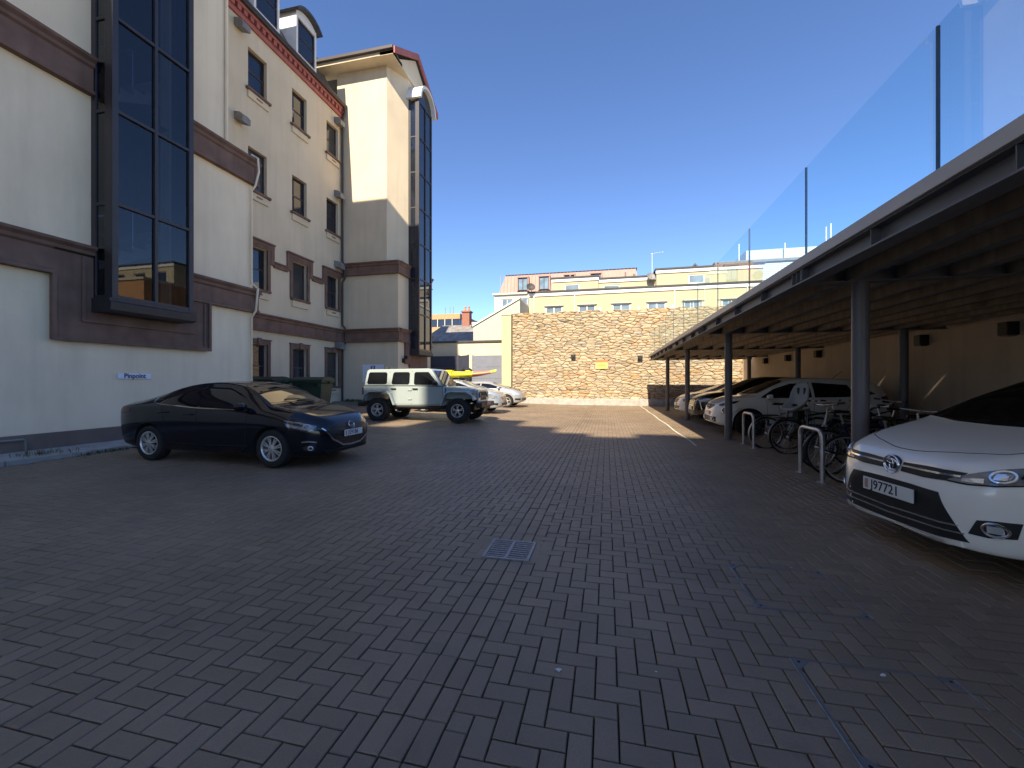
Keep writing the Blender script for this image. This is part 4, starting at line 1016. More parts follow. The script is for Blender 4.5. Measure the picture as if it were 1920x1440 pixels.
#@@
# building across the entrance, behind the camera: it throws the stepped shadow over the yard
t = thing('street_building', 'tall pale building behind the viewpoint, its roofline shading the yard', 'building', (-4, -26, 0))
slope = math.tan(R(SUN_EL)) / math.cos(R(SUN_AZ)); shx = math.tan(R(SUN_AZ))
b = MB()
for (xa_, xb_, yb_) in ((-13.5, -7.35, 14.95), (-7.35, -6.15, 12.0), (-6.15, -2.85, 15.2), (-2.85, -1.5, 13.4), (-1.5, -.45, 12.05), (-.45, .75, 11.4), (.75, 2.0, 12.2), (2.0, 4.6, 11.7)):
    h = (yb_ + 22) * slope; sx = -(yb_ + 22) * shx
    b.box(xa_ + sx, xb_ + sx, -30, -22, 0, h)
b.build('wall', 'render_cream', t, world=True)
for r in range(8):
    for k in range(6):
        x0 = -13.5 + k * 3.0; wn = MB(); wn.box(x0, x0 + 1.3, -22.0, -21.95, 2 + r * 3.4, 3.9 + r * 3.4); wn.build('window', 'pane_dark', t, world=True)
# neighbour behind the canopy: hidden from here, mirrored in the bay glass
t = thing('neighbour_building', 'cream building behind the canopy, mirrored in the bay window glass', 'building', (18, 24, 0))
b = MB(); b.box(15.4, 26, 26, 29.9, 0, 9.8); b.build('lower_block', 'orange_brick', t, world=True)
b = MB(); b.box(15.3, 26.1, 25.9, 30, 9.8, 10.0); b.build('coping', 'pale_wall', t, world=True)
hs = [(x, x + 1.4, 10.4, 11.7) for x in (18.5, 21, 23.5)]
block(t, 17.6, 26, 30.1, 36, 0, 12.4, 'pale_yellow', hs, True)
for q in hs: window(t, (0, 30.1, 0), UX, NY, *q, .1, .08, 'white_paint', 'pane_dark')

# ------------------------------------------------------------------ vehicles
def pchip(tab, x):
    xs_ = np.array([t[0] for t in tab], float); ys_ = np.array([t[1] for t in tab], float)
    h = np.diff(xs_); dl = np.diff(ys_) / h; n = len(xs_); m_ = np.zeros(n)
    m_[0], m_[-1] = dl[0], dl[-1]
    for i in range(1, n - 1):
        if dl[i - 1] * dl[i] > 0:
            w1, w2 = 2 * h[i] + h[i - 1], h[i] + 2 * h[i - 1]; m_[i] = (w1 + w2) / (w1 / dl[i - 1] + w2 / dl[i])
    x = np.clip(x, xs_[0], xs_[-1]); k = np.clip(np.searchsorted(xs_, x) - 1, 0, n - 2)
    t = (x - xs_[k]) / h[k]
    return (2 * t**3 - 3 * t**2 + 1) * ys_[k] + (t**3 - 2 * t**2 + t) * h[k] * m_[k] + (-2 * t**3 + 3 * t**2) * ys_[k + 1] + (t**3 - t**2) * h[k] * m_[k + 1]

def smooth_poly(P, sub=4):
    out = []; n = len(P)
    for i in range(n - 1):
        p0, p1, p2, p3 = P[max(i - 1, 0)], P[i], P[i + 1], P[min(i + 2, n - 1)]
        for k in range(sub):
            t = k / sub
            out.append(tuple(.5 * ((2 * p1[c]) + (-p0[c] + p2[c]) * t + (2 * p0[c] - 5 * p1[c] + 4 * p2[c] - p3[c]) * t * t + (-p0[c] + 3 * p1[c] - 3 * p2[c] + p3[c]) * t**3) for c in range(2)))
    out.append(P[-1]); return out

class Car:
    """a lofted car body with parts laid on its skin; local x forward, y left, z up"""
    def __init__(s, root, spec, paint):
        s.root = root; s.spec = spec
        xa, xb = spec['top'][0][0], spec['top'][-1][0]
        n = 72
        u = np.linspace(0, 1, n); u = (1 - np.cos(u * math.pi)) / 2 * .55 + u * .45
        X = xa + (xb - xa) * u
        T, Bm, Wd, S, Wr = (pchip(spec[k], X) for k in ('top', 'bot', 'wid', 'belt', 'roof'))
        V = []; ring = None
        fl = spec.get('flank', .985)
        for x, zt, zb, w_, zs, wr in zip(X, T, Bm, Wd, S, Wr):
            zs = min(zs, zt - .03); hgt = zs - zb; r = .16 * (zt - zs) + .012
            P = [(0, zb), (w_ * .80, zb), (w_ * .945, zb + .045), (w_ * fl, zb + .34 * hgt), (w_, zb + .62 * hgt), (w_ * .995, zb + .86 * hgt), (w_ * .965, zs),
                 (.965 * w_ * .55 + wr * .45 + .012, zs + (zt - r - zs) * .5), (wr, zt - r), (wr * .88, zt - r * .35), (wr * .5, zt - r * .07), (0, zt)]
            Q = smooth_poly(P, 3)
            full = [(q[0], q[1]) for q in Q] + [(-q[0], q[1]) for q in Q[-2:0:-1]]
            ring = len(full); V += [(x, q[0], q[1]) for q in full]
        F = []
        for i in range(n - 1):
            for j in range(ring): F.append((i * ring + j, i * ring + (j + 1) % ring, (i + 1) * ring + (j + 1) % ring, (i + 1) * ring + j))
        F.append(tuple(range(ring))); F.append(tuple((n - 1) * ring + j for j in range(ring - 1, -1, -1)))
        b = MB(); b.add(V, F); body = b.build('body', paint, root)
        # wheel arches
        c = MB(); rw = spec['rw']
        for ax in spec['axles']:
            wv = float(pchip(spec['wid'], np.array([ax]))[0])
            for sy in (-1, 1):
                k = 28; ra = rw + spec.get('gap', .055); a0, a1 = sy * (wv - .30), sy * (wv + .15)
                pts = [(ax + ra * math.cos(2 * math.pi * i / k), rw + ra * math.sin(2 * math.pi * i / k)) for i in range(k)]
                c.prism(pts, 'y', a0, a1)
        cut = c.build('cut', 'arch_black', None)
        cut.matrix_world = Matrix.Identity(4); mw = root.matrix_basis.copy(); root.matrix_basis = Matrix.Identity(4)
        m_ = body.modifiers.new('b', 'BOOLEAN'); m_.object = cut; m_.operation = 'DIFFERENCE'; m_.solver = 'EXACT'; m_.material_mode = 'TRANSFER'
        bpy.context.view_layer.update()
        dg = bpy.context.evaluated_depsgraph_get(); me = bpy.data.meshes.new_from_object(body.evaluated_get(dg))
        body.modifiers.clear(); body.data = me; bpy.data.objects.remove(cut); root.matrix_basis = mw
        me.polygons.foreach_set('use_smooth', [True] * len(me.polygons)); me.set_sharp_from_angle(angle=R(42))
        s.body = body; s.bvh = BVHTree.FromPolygons([v.co for v in me.vertices], [tuple(p.vertices) for p in me.polygons])
    def hit(s, p, axis, sy=1, eps=.004):
        if axis == 'side': o, d = Vector((p[0], sy * 3, p[1])), Vector((0, -sy, 0))
        elif axis == 'front': o, d = Vector((5, p[0], p[1])), Vector((-1, 0, 0))
        elif axis == 'rear': o, d = Vector((-5, p[0], p[1])), Vector((1, 0, 0))
        else: o, d = Vector((p[0], p[1], 4)), Vector((0, 0, -1))
        q, nrm, _, _ = s.bvh.ray_cast(o, d)
        if q is None:
            q, nrm, _, _ = s.bvh.find_nearest(o + d * (3 if axis == 'side' else 3))
            if q is None: return o
        if nrm.dot(d) > 0: nrm = -nrm
        return q + nrm * eps
    @staticmethod
    def resample(P, n):
        P = [Vector((p[0], p[1])) for p in P]; L = [0]
        for a, b_ in zip(P, P[1:]): L.append(L[-1] + (b_ - a).length)
        out = []
        for k in range(n + 1):
            t = L[-1] * k / n; i = 0
            while i < len(L) - 2 and L[i + 1] < t: i += 1
            f = (t - L[i]) / max(L[i + 1] - L[i], 1e-9); out.append(P[i].lerp(P[i + 1], min(max(f, 0), 1)))
        return out
    def patch(s, name, lower, upper, axis, m, nu=14, nv=6, eps=.004, parent=None, sy=1, label=None):
        lo, up = s.resample(lower, nu), s.resample(upper, nu); V = []; F = []
        for j in range(nv + 1):
            for i in range(nu + 1):
                V.append(s.hit(lo[i].lerp(up[i], j / nv), axis, sy, eps))
        for j in range(nv):
            for i in range(nu): F.append((j * (nu + 1) + i, j * (nu + 1) + i + 1, (j + 1) * (nu + 1) + i + 1, (j + 1) * (nu + 1) + i))
        # skirt so the piece has an edge
        rim = [i for i in range(nu + 1)] + [(j + 1) * (nu + 1) - 1 for j in range(1, nv + 1)] + [nv * (nu + 1) + i for i in range(nu - 1, -1, -1)] + [j * (nu + 1) for j in range(nv - 1, 0, -1)]
        cdir = {'side': Vector((0, -sy, 0)), 'front': Vector((-1, 0, 0)), 'rear': Vector((1, 0, 0)), 'top': Vector((0, 0, -1))}[axis]
        b0 = len(V); V += [V[i] + cdir * (eps + .01) for i in rim]; k = len(rim)
        F += [(rim[i], rim[(i + 1) % k], b0 + (i + 1) % k, b0 + i) for i in range(k)]
        b = MB(); b.add(V, F); o = b.build(name, m, parent or s.root, smooth=60)
        if label: o['label'] = label
        return o
    def both(s, name, lower, upper, m, **k):
        for sy in (1, -1): s.patch(name, lower, upper, 'side', m, sy=sy, **k)
    def fboth(s, name, lower, upper, m, **k):
        for q in (1, -1): s.patch(name, [(p[0] * q, p[1]) for p in lower], [(p[0] * q, p[1]) for p in upper], 'front', m, **k)
    def strip(s, name, pts, wd, axis, m, eps=.003, sy=1, n=24, parent=None):
        P = s.resample(pts, n); lo = []; up = []
        for i, p in enumerate(P):
            t = (P[min(i + 1, n)] - P[max(i - 1, 0)]).normalized(); nn = Vector((-t.y, t.x)) * wd / 2; lo.append(p - nn); up.append(p + nn)
        return s.patch(name, lo, up, axis, m, n, 1, eps, parent, sy)
    def ring(s, name, c, rx, ry, r, axis, m, eps=.01, sy=1, a0=0, a1=360, parent=None, n=28):
        pts = [s.hit((c[0] + rx * math.cos(R(a0 + (a1 - a0) * i / n)), c[1] + ry * math.sin(R(a0 + (a1 - a0) * i / n))), axis, sy, eps) for i in range(n if a1 - a0 == 360 else n + 1)]
        b = MB(); b.tube(pts, r, 6, close=(a1 - a0 == 360)); return b.build(name, m, parent or s.root, smooth=60)

def wheel(root, x, y, r, wdt, rim_r, sy, spokes=5, style='double', m='alloy', tread=False):
    w_ = empty('wheel', (x, y, r), 0, root)
    b = MB(); h = wdt / 2
    prof = [(rim_r, -h * .9), (rim_r + .02, -h), (r - .05, -h * 1.04), (r - .015, -h * .93), (r, -h * .7), (r, h * .7), (r - .015, h * .93), (r - .05, h * 1.04), (rim_r + .02, h), (rim_r, h * .9)]
    b.lathe(prof, 40, 'y')
    if tread:
        for k in range(36):
            a = 2 * math.pi * k / 36
            for q in (-1, 1):
                c, s_ = math.cos(a + q * .04), math.sin(a + q * .04); t = (-s_, c)
                V = []
                for rr in (r - .03, r + .008):
                    for (dt, yy) in ((-.018, q * h * .25), (.018, q * h * .25), (.018, q * h * 1.0), (-.018, q * h * 1.0)): V.append((c * rr + t[0] * dt, yy, s_ * rr + t[1] * dt))
                b.add(V, [(0, 1, 2, 3), (4, 5, 6, 7), (0, 1, 5, 4), (1, 2, 6, 5), (2, 3, 7, 6), (3, 0, 4, 7)])
    b.build('tyre', 'tyre', w_, smooth=40)
    b = MB(); o = sy * h
    b.lathe([(rim_r + .006, o * .98), (rim_r - .008, o * 1.0), (rim_r - .022, o * .86), (rim_r - .03, o * .2), (rim_r - .03, -o * .9)], 40, 'y')
    for k in range(spokes):
        a = 2 * math.pi * k / spokes + .3
        offs = (-.13, .13) if style == 'double' else ((0,) if style == 'single' else (-.2, .2))
        for da in offs:
            c0, s0 = math.cos(a + da * .4), math.sin(a + da * .4); c1, s1 = math.cos(a + da), math.sin(a + da)
            wi, wo_ = (.014, .009) if style != 'single' else (.026, .018)
            V = []
            for yy, (fi, fo) in ((o * .92, (1, 1)), (o * .7, (1.1, 1.1))):
                for (c, s_, rr, ww) in ((c0, s0, .05, wi * fi), (c1, s1, rim_r - .012, wo_ * fo)):
                    V += [(c * rr + s_ * ww, yy if rr < .1 else yy * .97, s_ * rr - c * ww), (c * rr - s_ * ww, yy if rr < .1 else yy * .97, s_ * rr + c * ww)]
            b.add(V, [(0, 1, 3, 2), (4, 6, 7, 5), (0, 2, 6, 4), (1, 5, 7, 3), (0, 4, 5, 1), (2, 3, 7, 6)])
        if style == 'split':
            c, s_ = math.cos(a), math.sin(a); c2, s2 = math.cos(a + math.pi / spokes), math.sin(a + math.pi / spokes)
            b.tube([(c * rim_r * .5, o * .9, s_ * rim_r * .5), (c * rim_r * .72, o * .9, s_ * rim_r * .72)], .016, 5)
    b.lathe([(0, o * .97), (.045, o * .97), (.06, o * .9), (.06, o * .5)], 20, 'y')
    b.build('rim', m, w_, smooth=35)
    b = MB(); b.lathe([(0, -o * .1), (rim_r - .05, -o * .1), (rim_r - .05, -o * .2), (0, -o * .2)], 28, 'y'); b.build('brake_disc', 'alloy_dark', w_)
    return w_

def four_wheels(root, spec, rim_r, **k):
    for ax in spec['axles']:
        wv = float(pchip(spec['wid'], np.array([ax]))[0])
        for sy in (-1, 1): wheel(root, ax, sy * (wv - .125), spec['rw'], .215, rim_r, sy, **k)

def plate(car, yc, zc, text, wd=.52, ht=.112, eps=.02, m='plate_white', tilt=0, band=True):
    root = car.root; p = car.hit((yc, zc), 'front', 1, eps); pl, pr = car.hit((yc + .2, zc), 'front', 1, eps), car.hit((yc - .2, zc), 'front', 1, eps)
    p.x = max(p.x, pl.x, pr.x)
    b = MB(); b.box(p.x, p.x + .012, yc - wd / 2, yc + wd / 2, zc - ht / 2, zc + ht / 2); o = b.build('number_plate', m, root, bevel=.002)
    if text:
        put_text('plate_text', text, ht * 1.02, 'ink', o, (p.x + .0135, yc + (-.02 if band else 0), zc), (0, 1, 0), (0, 0, 1), .0008, .0012, sx=.95)
        # the letters are read from in front of the car
        for v in o.children[0].data.vertices: pass
    if band:
        q = MB(); q.box(p.x + .0122, p.x + .0132, yc - wd / 2 + .02, yc - wd / 2 + .06, zc - ht * .38, zc + ht * .38); q.build('plate_emblem', 'plate_pink', o)

def mirror(root, x, y, z, sy, m, sc=1.0):
    b = MB(); V = []
    for k, (dx, hw, hh) in enumerate(((.085, .03, .025), (.06, .085, .055), (.0, .10, .068), (-.035, .10, .07), (-.04, .085, .06))):
        for i in range(14):
            a = 2 * math.pi * i / 14; V.append((x + dx * sc, y + sy * (.10 * sc + hw * sc * math.cos(a)), z + hh * sc * math.sin(a)))
    F = [(k * 14 + i, k * 14 + (i + 1) % 14, (k + 1) * 14 + (i + 1) % 14, (k + 1) * 14 + i) for k in range(4) for i in range(14)] + [tuple(range(14)), tuple(56 + i for i in range(13, -1, -1))]
    b.add(V, F); o = b.build('wing_mirror', m, root, smooth=50)
    q = MB(); q.tube([(x, y - sy * .04, z - .06), (x + .0, y + sy * .06 * sc, z - .045)], .022, 8); q.build('mirror_stalk', 'black_plastic', o)

def door_lines(c, xs_pairs, ztop, zlow):
    for sy in (1, -1):
        for pts in xs_pairs: c.strip('door_seam', pts, .007, 'side', 'seam', .0015, sy, 20)
def handles(c, pos, m):
    for sy in (1, -1):
        for (x, z) in pos:
            a, b_ = c.hit((x - .09, z), 'side', sy, .028), c.hit((x + .09, z), 'side', sy, .028)
            e0, e1 = c.hit((x - .10, z), 'side', sy, -.01), c.hit((x + .10, z), 'side', sy, -.01)
            q = MB(); q.tube([e0, a, a.lerp(b_, .5), b_, e1], [.011, .013, .014, .013, .011], 8); q.build('door_handle', m, c.root, smooth=60)

# ---- dark blue saloon (left foreground)
SP = dict(rw=.322, axles=(-1.35, 1.35), gap=.05,
    top=[(-2.31, .80), (-2.27, .97), (-2.16, 1.055), (-1.85, 1.10), (-1.45, 1.20), (-1.0, 1.345), (-.5, 1.44), (-.05, 1.46), (.35, 1.425), (.75, 1.29), (1.12, 1.095), (1.22, 1.045), (1.5, 1.0), (1.85, .92), (2.08, .83), (2.2, .74), (2.27, .60)],
    bot=[(-2.31, .50), (-2.24, .34), (-2.0, .26), (-1.4, .21), (1.5, .19), (2.0, .19), (2.2, .21), (2.27, .27)],
    wid=[(-2.31, .60), (-2.26, .72), (-2.1, .82), (-1.7, .885), (-1.2, .90), (0, .885), (1.2, .90), (1.6, .885), (1.9, .82), (2.1, .71), (2.2, .60), (2.27, .44)],
    belt=[(-2.31, .74), (-2.2, .95), (-1.8, 1.005), (-1.2, 1.01), (0, .955), (.9, .925), (1.4, .88), (1.9, .76), (2.15, .66), (2.27, .52)],
    roof=[(-2.31, .5), (-2.1, .64), (-1.7, .66), (-1.2, .61), (-.4, .585), (.3, .60), (.8, .665), (1.2, .74), (1.6, .74), (2.0, .64), (2.27, .36)])
cr = thing('saloon_car', 'dark blue saloon car parked nose out beside the rendered wing', 'car', (-6.82, 6.76, gz(-6.8, 6.9)), R(-1.0))
c = Car(cr, SP, 'paint_navy')
four_wheels(cr, SP, .208, spokes=8, style='double')
c.both('rear_door_window', [(-1.13, 1.055), (-.75, 1.015), (-.28, .995)], [(-1.02, 1.14), (-.7, 1.27), (-.28, 1.345)], 'car_glass')
c.both('quarter_window', [(-1.30, 1.085), (-1.17, 1.06)], [(-1.29, 1.1), (-1.08, 1.135)], 'car_glass', nu=6, nv=3)
c.both('front_door_window', [(-.21, .99), (.4, .97), (.98, .965)], [(-.21, 1.35), (.25, 1.33), (.62, 1.20), (.95, 1.0)], 'car_glass')
for sy in (1, -1):
    c.strip('window_trim', [(-1.35, 1.15), (-1.33, 1.075), (-1.15, 1.045), (-.28, .98), (.98, .95)], .014, 'side', 'chrome', .006, sy, 30)
c.patch('windscreen', [(1.12, .66), (1.2, .3), (1.21, 0), (1.2, -.3), (1.12, -.66)], [(.50, .53), (.40, .28), (.38, 0), (.40, -.28), (.50, -.53)], 'top', 'car_glass', 18, 10, .005)
c.patch('rear_window', [(-1.6, .56), (-1.68, 0), (-1.6, -.56)], [(-.78, .5), (-.72, 0), (-.78, -.5)], 'top', 'car_glass', 12, 8, .005)
door_lines(c, [[(-.25, .98), (-.25, .6), (-.27, .3), (-.2, .26)], [(.86, .93), (.84, .6), (.80, .34), (.7, .26)], [(-1.05, 1.03), (-.98, .8), (-.88, .55), (-.72, .36), (-.66, .27)]], 0, 0)
for sy in (1, -1): c.strip('bonnet_seam', [(1.2, sy * .74), (1.6, sy * .72), (1.95, sy * .62), (2.1, sy * .45)], .007, 'top', 'seam', .0015, n=20)
handles(c, [(-.42, .865), (-1.05, .895) if False else (-.98, .90)], 'paint_navy')
for sy in (1, -1): mirror(cr, .80, sy * .86, 1.02, sy, 'paint_navy')
c.fboth('grille', [(0, .33), (.24, .35), (.46, .46), (.54, .56)], [(0, .715), (.22, .71), (.40, .69), (.50, .66)], 'black_plastic', nu=14, nv=6, eps=.004)
for z in (.665, .60, .54, .48, .42): c.strip('grille_bar', [(-.44, z), (.44, z)], .016, 'front', 'alloy_dark', .012)
c.fboth('grille_surround', [(0, .305), (.26, .325), (.50, .45), (.60, .60), (.64, .645)], [(0, .335), (.25, .352), (.475, .468), (.575, .61), (.63, .66)], 'chrome', nu=24, nv=1, eps=.014)
for sy in (1, -1):
    h = c.patch('headlight', [(1.66, .70), (1.9, .645), (2.08, .62)], [(1.60, .80), (1.85, .77), (2.09, .70)], 'side', 'lamp_glass', 12, 5, .006, sy=sy)
    c.ring('lamp_ring', (1.97, .685), .05, .04, .012, 'side', 'lamp_bright', .012, sy, parent=h)
    c.patch('lamp_bezel', [(1.63, .755), (1.85, .705), (1.92, .69)], [(1.60, .79), (1.85, .745), (1.92, .72)], 'side', 'lamp_dark', 8, 2, .009, sy=sy, parent=h)
    c.patch('tail_light', [(-2.2, .86), (-2.05, .86), (-1.82, .90)], [(-2.19, .98), (-2.05, .985), (-1.80, .945)], 'side', 'lamp_red', 8, 4, .006, sy=sy)
    c.patch('fog_recess', [(1.93, .30), (2.08, .28)], [(1.90, .36), (2.1, .42)], 'side', 'black_plastic', 6, 3, .005, sy=sy)
    c.strip('fog_trim', [(1.90, .44), (2.0, .45), (2.1, .43)], .02, 'side', 'chrome', .008, sy, 10)
    c.ring('fog_lamp', (2.02, .335), .032, .03, .01, 'side', 'lamp_bright', .01, sy)
    c.strip('sill_line', [(-.9, .36), (0, .33), (.85, .36)], .012, 'side', 'seam', .002, sy)
c.patch('lower_intake', [(-.55, .235), (.55, .235)], [(-.62, .29), (.62, .29)], 'front', 'black_plastic', 16, 3, .004)
plate(c, 0.03, .535, 'J59186')
for a0, a1, rx, ry, z in ((0, 360, .075, .055, .655), (200, 340, .06, .035, .672)): c.ring('emblem', (0, z), rx, ry, .008, 'front', 'chrome', .03, 1, a0, a1)
b = MB(); b.tube([(1.2, .35, 1.075), (1.08, -.1, 1.14), (1.09, -.3, 1.125)], .009, 5); b.tube([(1.21, -.15, 1.075), (1.09, -.55, 1.09)], .009, 5); b.build('wiper', 'black_plastic', cr)

# ---- white people carrier (right foreground)
SP2 = dict(rw=.325, axles=(-1.39, 1.39), gap=.05,
    top=[(-2.2, .95), (-2.15, 1.2), (-2.05, 1.45), (-1.7, 1.58), (-1.0, 1.62), (-.2, 1.62), (.35, 1.56), (.88, 1.36), (1.33, 1.13), (1.43, 1.09), (1.66, 1.025), (1.95, .94), (2.14, .87), (2.25, .78), (2.30, .60)],
    bot=[(-2.2, .45), (-2.1, .3), (-1.8, .24), (1.6, .2), (2.0, .2), (2.2, .21), (2.30, .235)],
    wid=[(-2.2, .68), (-2.1, .78), (-1.8, .87), (-1.2, .895), (1.2, .895), (1.65, .88), (1.95, .825), (2.12, .74), (2.23, .62), (2.30, .46)],
    belt=[(-2.2, .8), (-2.0, 1.0), (-1.0, 1.02), (.2, .99), (1.0, .97), (1.5, .92), (1.95, .80), (2.2, .70), (2.30, .52)],
    roof=[(-2.2, .6), (-1.8, .62), (-1.0, .62), (.2, .625), (.8, .70), (1.25, .76), (1.7, .74), (2.1, .62), (2.30, .36)])
cr = thing('people_carrier', 'white people carrier nosing out from under the canopy in the right foreground', 'car', (4.69, 4.64, gz(4.6, 3.9)), R(180 + 9.0))
c = Car(cr, SP2, 'paint_white'); four_wheels(cr, SP2, .21, spokes=5, style='double')
c.both('front_door_window', [(-.25, 1.05), (.5, 1.03), (1.12, 1.03)], [(-.25, 1.48), (.3, 1.42), (.75, 1.25), (1.08, 1.07)], 'car_glass')
c.both('rear_door_window', [(-1.25, 1.08), (-.33, 1.05)], [(-1.25, 1.48), (-.33, 1.49)], 'car_glass')
c.both('quarter_window', [(-1.9, 1.15), (-1.33, 1.09)], [(-1.75, 1.42), (-1.33, 1.48)], 'car_glass')
c.patch('windscreen', [(1.33, .72), (1.44, .35), (1.46, 0), (1.44, -.35), (1.33, -.72)], [(.52, .54), (.40, .28), (.38, 0), (.40, -.28), (.52, -.54)], 'top', 'car_glass', 20, 12, .005)
door_lines(c, [[(-.29, 1.04), (-.29, .6), (-.3, .3)], [(.95, 1.0), (.93, .6), (.88, .3)]], 0, 0)
c.strip('bonnet_seam', [(1.55, .76), (1.80, .705), (1.97, .60), (2.055, .42), (2.10, .28), (2.135, .17), (2.15, .08), (2.152, 0), (2.15, -.08), (2.135, -.17), (2.10, -.28), (2.055, -.42), (1.97, -.60), (1.80, -.705), (1.55, -.76)], .007, 'top', 'seam', .0015, n=70)
handles(c, [(-.45, .93), (-1.2, .95)], 'paint_white')
for sy in (1, -1): mirror(cr, .85, sy * .88, 1.08, sy, 'paint_white')
for q in (1, -1):
    g_ = c.patch('grille', [(q * .09, .69), (q * .3, .685), (q * .52, .70)], [(q * .09, .765), (q * .3, .775), (q * .56, .775)], 'front', 'black_plastic', 14, 4, .005)
    c.strip('grille_bar', [(q * .10, .735), (q * .3, .737), (q * .54, .742)], .014, 'front', 'chrome', .014, parent=g_)
    fq = lambda P: [(q * a, z) for a, z in P]
    h = c.patch('headlight', fq([(.47, .702), (.58, .70), (.70, .715), (.80, .745), (.865, .78)]), fq([(.47, .712), (.58, .775), (.70, .835), (.80, .87), (.865, .89)]), 'front', 'lamp_glass', 22, 8, .006)
    c.ring('lamp_ring', (q * .705, .775), .04, .038, .011, 'front', 'lamp_bright', .014, parent=h)
    c.patch('lamp_lens', fq([(.68, .752), (.73, .757)]), fq([(.68, .795), (.73, .80)]), 'front', 'lamp_bright', 5, 4, .011, parent=h)
    c.patch('lamp_bezel', fq([(.755, .775), (.85, .81)]), fq([(.755, .84), (.85, .87)]), 'front', 'lamp_dark', 8, 3, .010, parent=h)
    c.patch('lamp_reflector', fq([(.55, .712), (.65, .72)]), fq([(.55, .735), (.65, .752)]), 'front', 'lamp_bright', 8, 2, .010, parent=h)
    c.strip('lamp_edge', fq([(.47, .700), (.58, .697), (.70, .712), (.80, .742), (.865, .777)]), .010, 'front', 'seam', .008, 1, 18, parent=h)
    f_ = c.patch('fog_recess', fq([(.60, .345), (.68, .34), (.755, .36)]), fq([(.64, .455), (.70, .468), (.775, .475)]), 'front', 'black_plastic', 10, 5, .005)
    c.ring('fog_lamp', (q * .70, .405), .042, .044, .011, 'front', 'chrome', .012, parent=f_)
    c.patch('fog_lens', fq([(.675, .38), (.725, .38)]), fq([(.675, .43), (.725, .43)]), 'front', 'lamp_bright', 5, 3, .010, parent=f_)
lo = c.patch('lower_grille', [(-.60, .275), (-.4, .262), (0, .255), (.4, .262), (.60, .275)], [(-.43, .60), (-.2, .61), (0, .612), (.2, .61), (.43, .60)], 'front', 'black_plastic', 26, 10, .004)
c.strip('grille_bar', [(-.55, .385), (0, .365), (.55, .385)], .011, 'front', 'chrome', .012, parent=lo); c.strip('grille_bar', [(-.58, .335), (0, .315), (.58, .335)], .011, 'front', 'chrome', .012, parent=lo)
c.strip('bumper_lip', [(-.56, .252), (0, .232), (.56, .252)], .035, 'front', 'paint_white', .014, n=30)
plate(c, 0.0, .515, 'J97721', eps=.016)
nose = c.hit((0, .735), 'front', 1, .006)
b = MB(); b.lathe([(0, nose.x + .012), (.06, nose.x + .008), (.078, nose.x - .02)], 28, 'x', (0, 0, .735)); em = b.build('emblem', 'black_plastic', cr, smooth=40)
def ell(rx, rz, cz, r): 
    bb = MB(); bb.tube([(nose.x + .014, rx * math.cos(2 * math.pi * i / 28), .735 + cz + rz * math.sin(2 * math.pi * i / 28)) for i in range(28)], r, 6, close=True); bb.build('emblem_ring', 'chrome', em, smooth=60)
ell(.066, .048, 0, .0075); ell(.042, .017, .024, .006); ell(.019, .042, 0, .006); ell(.077, .077, 0, .009)

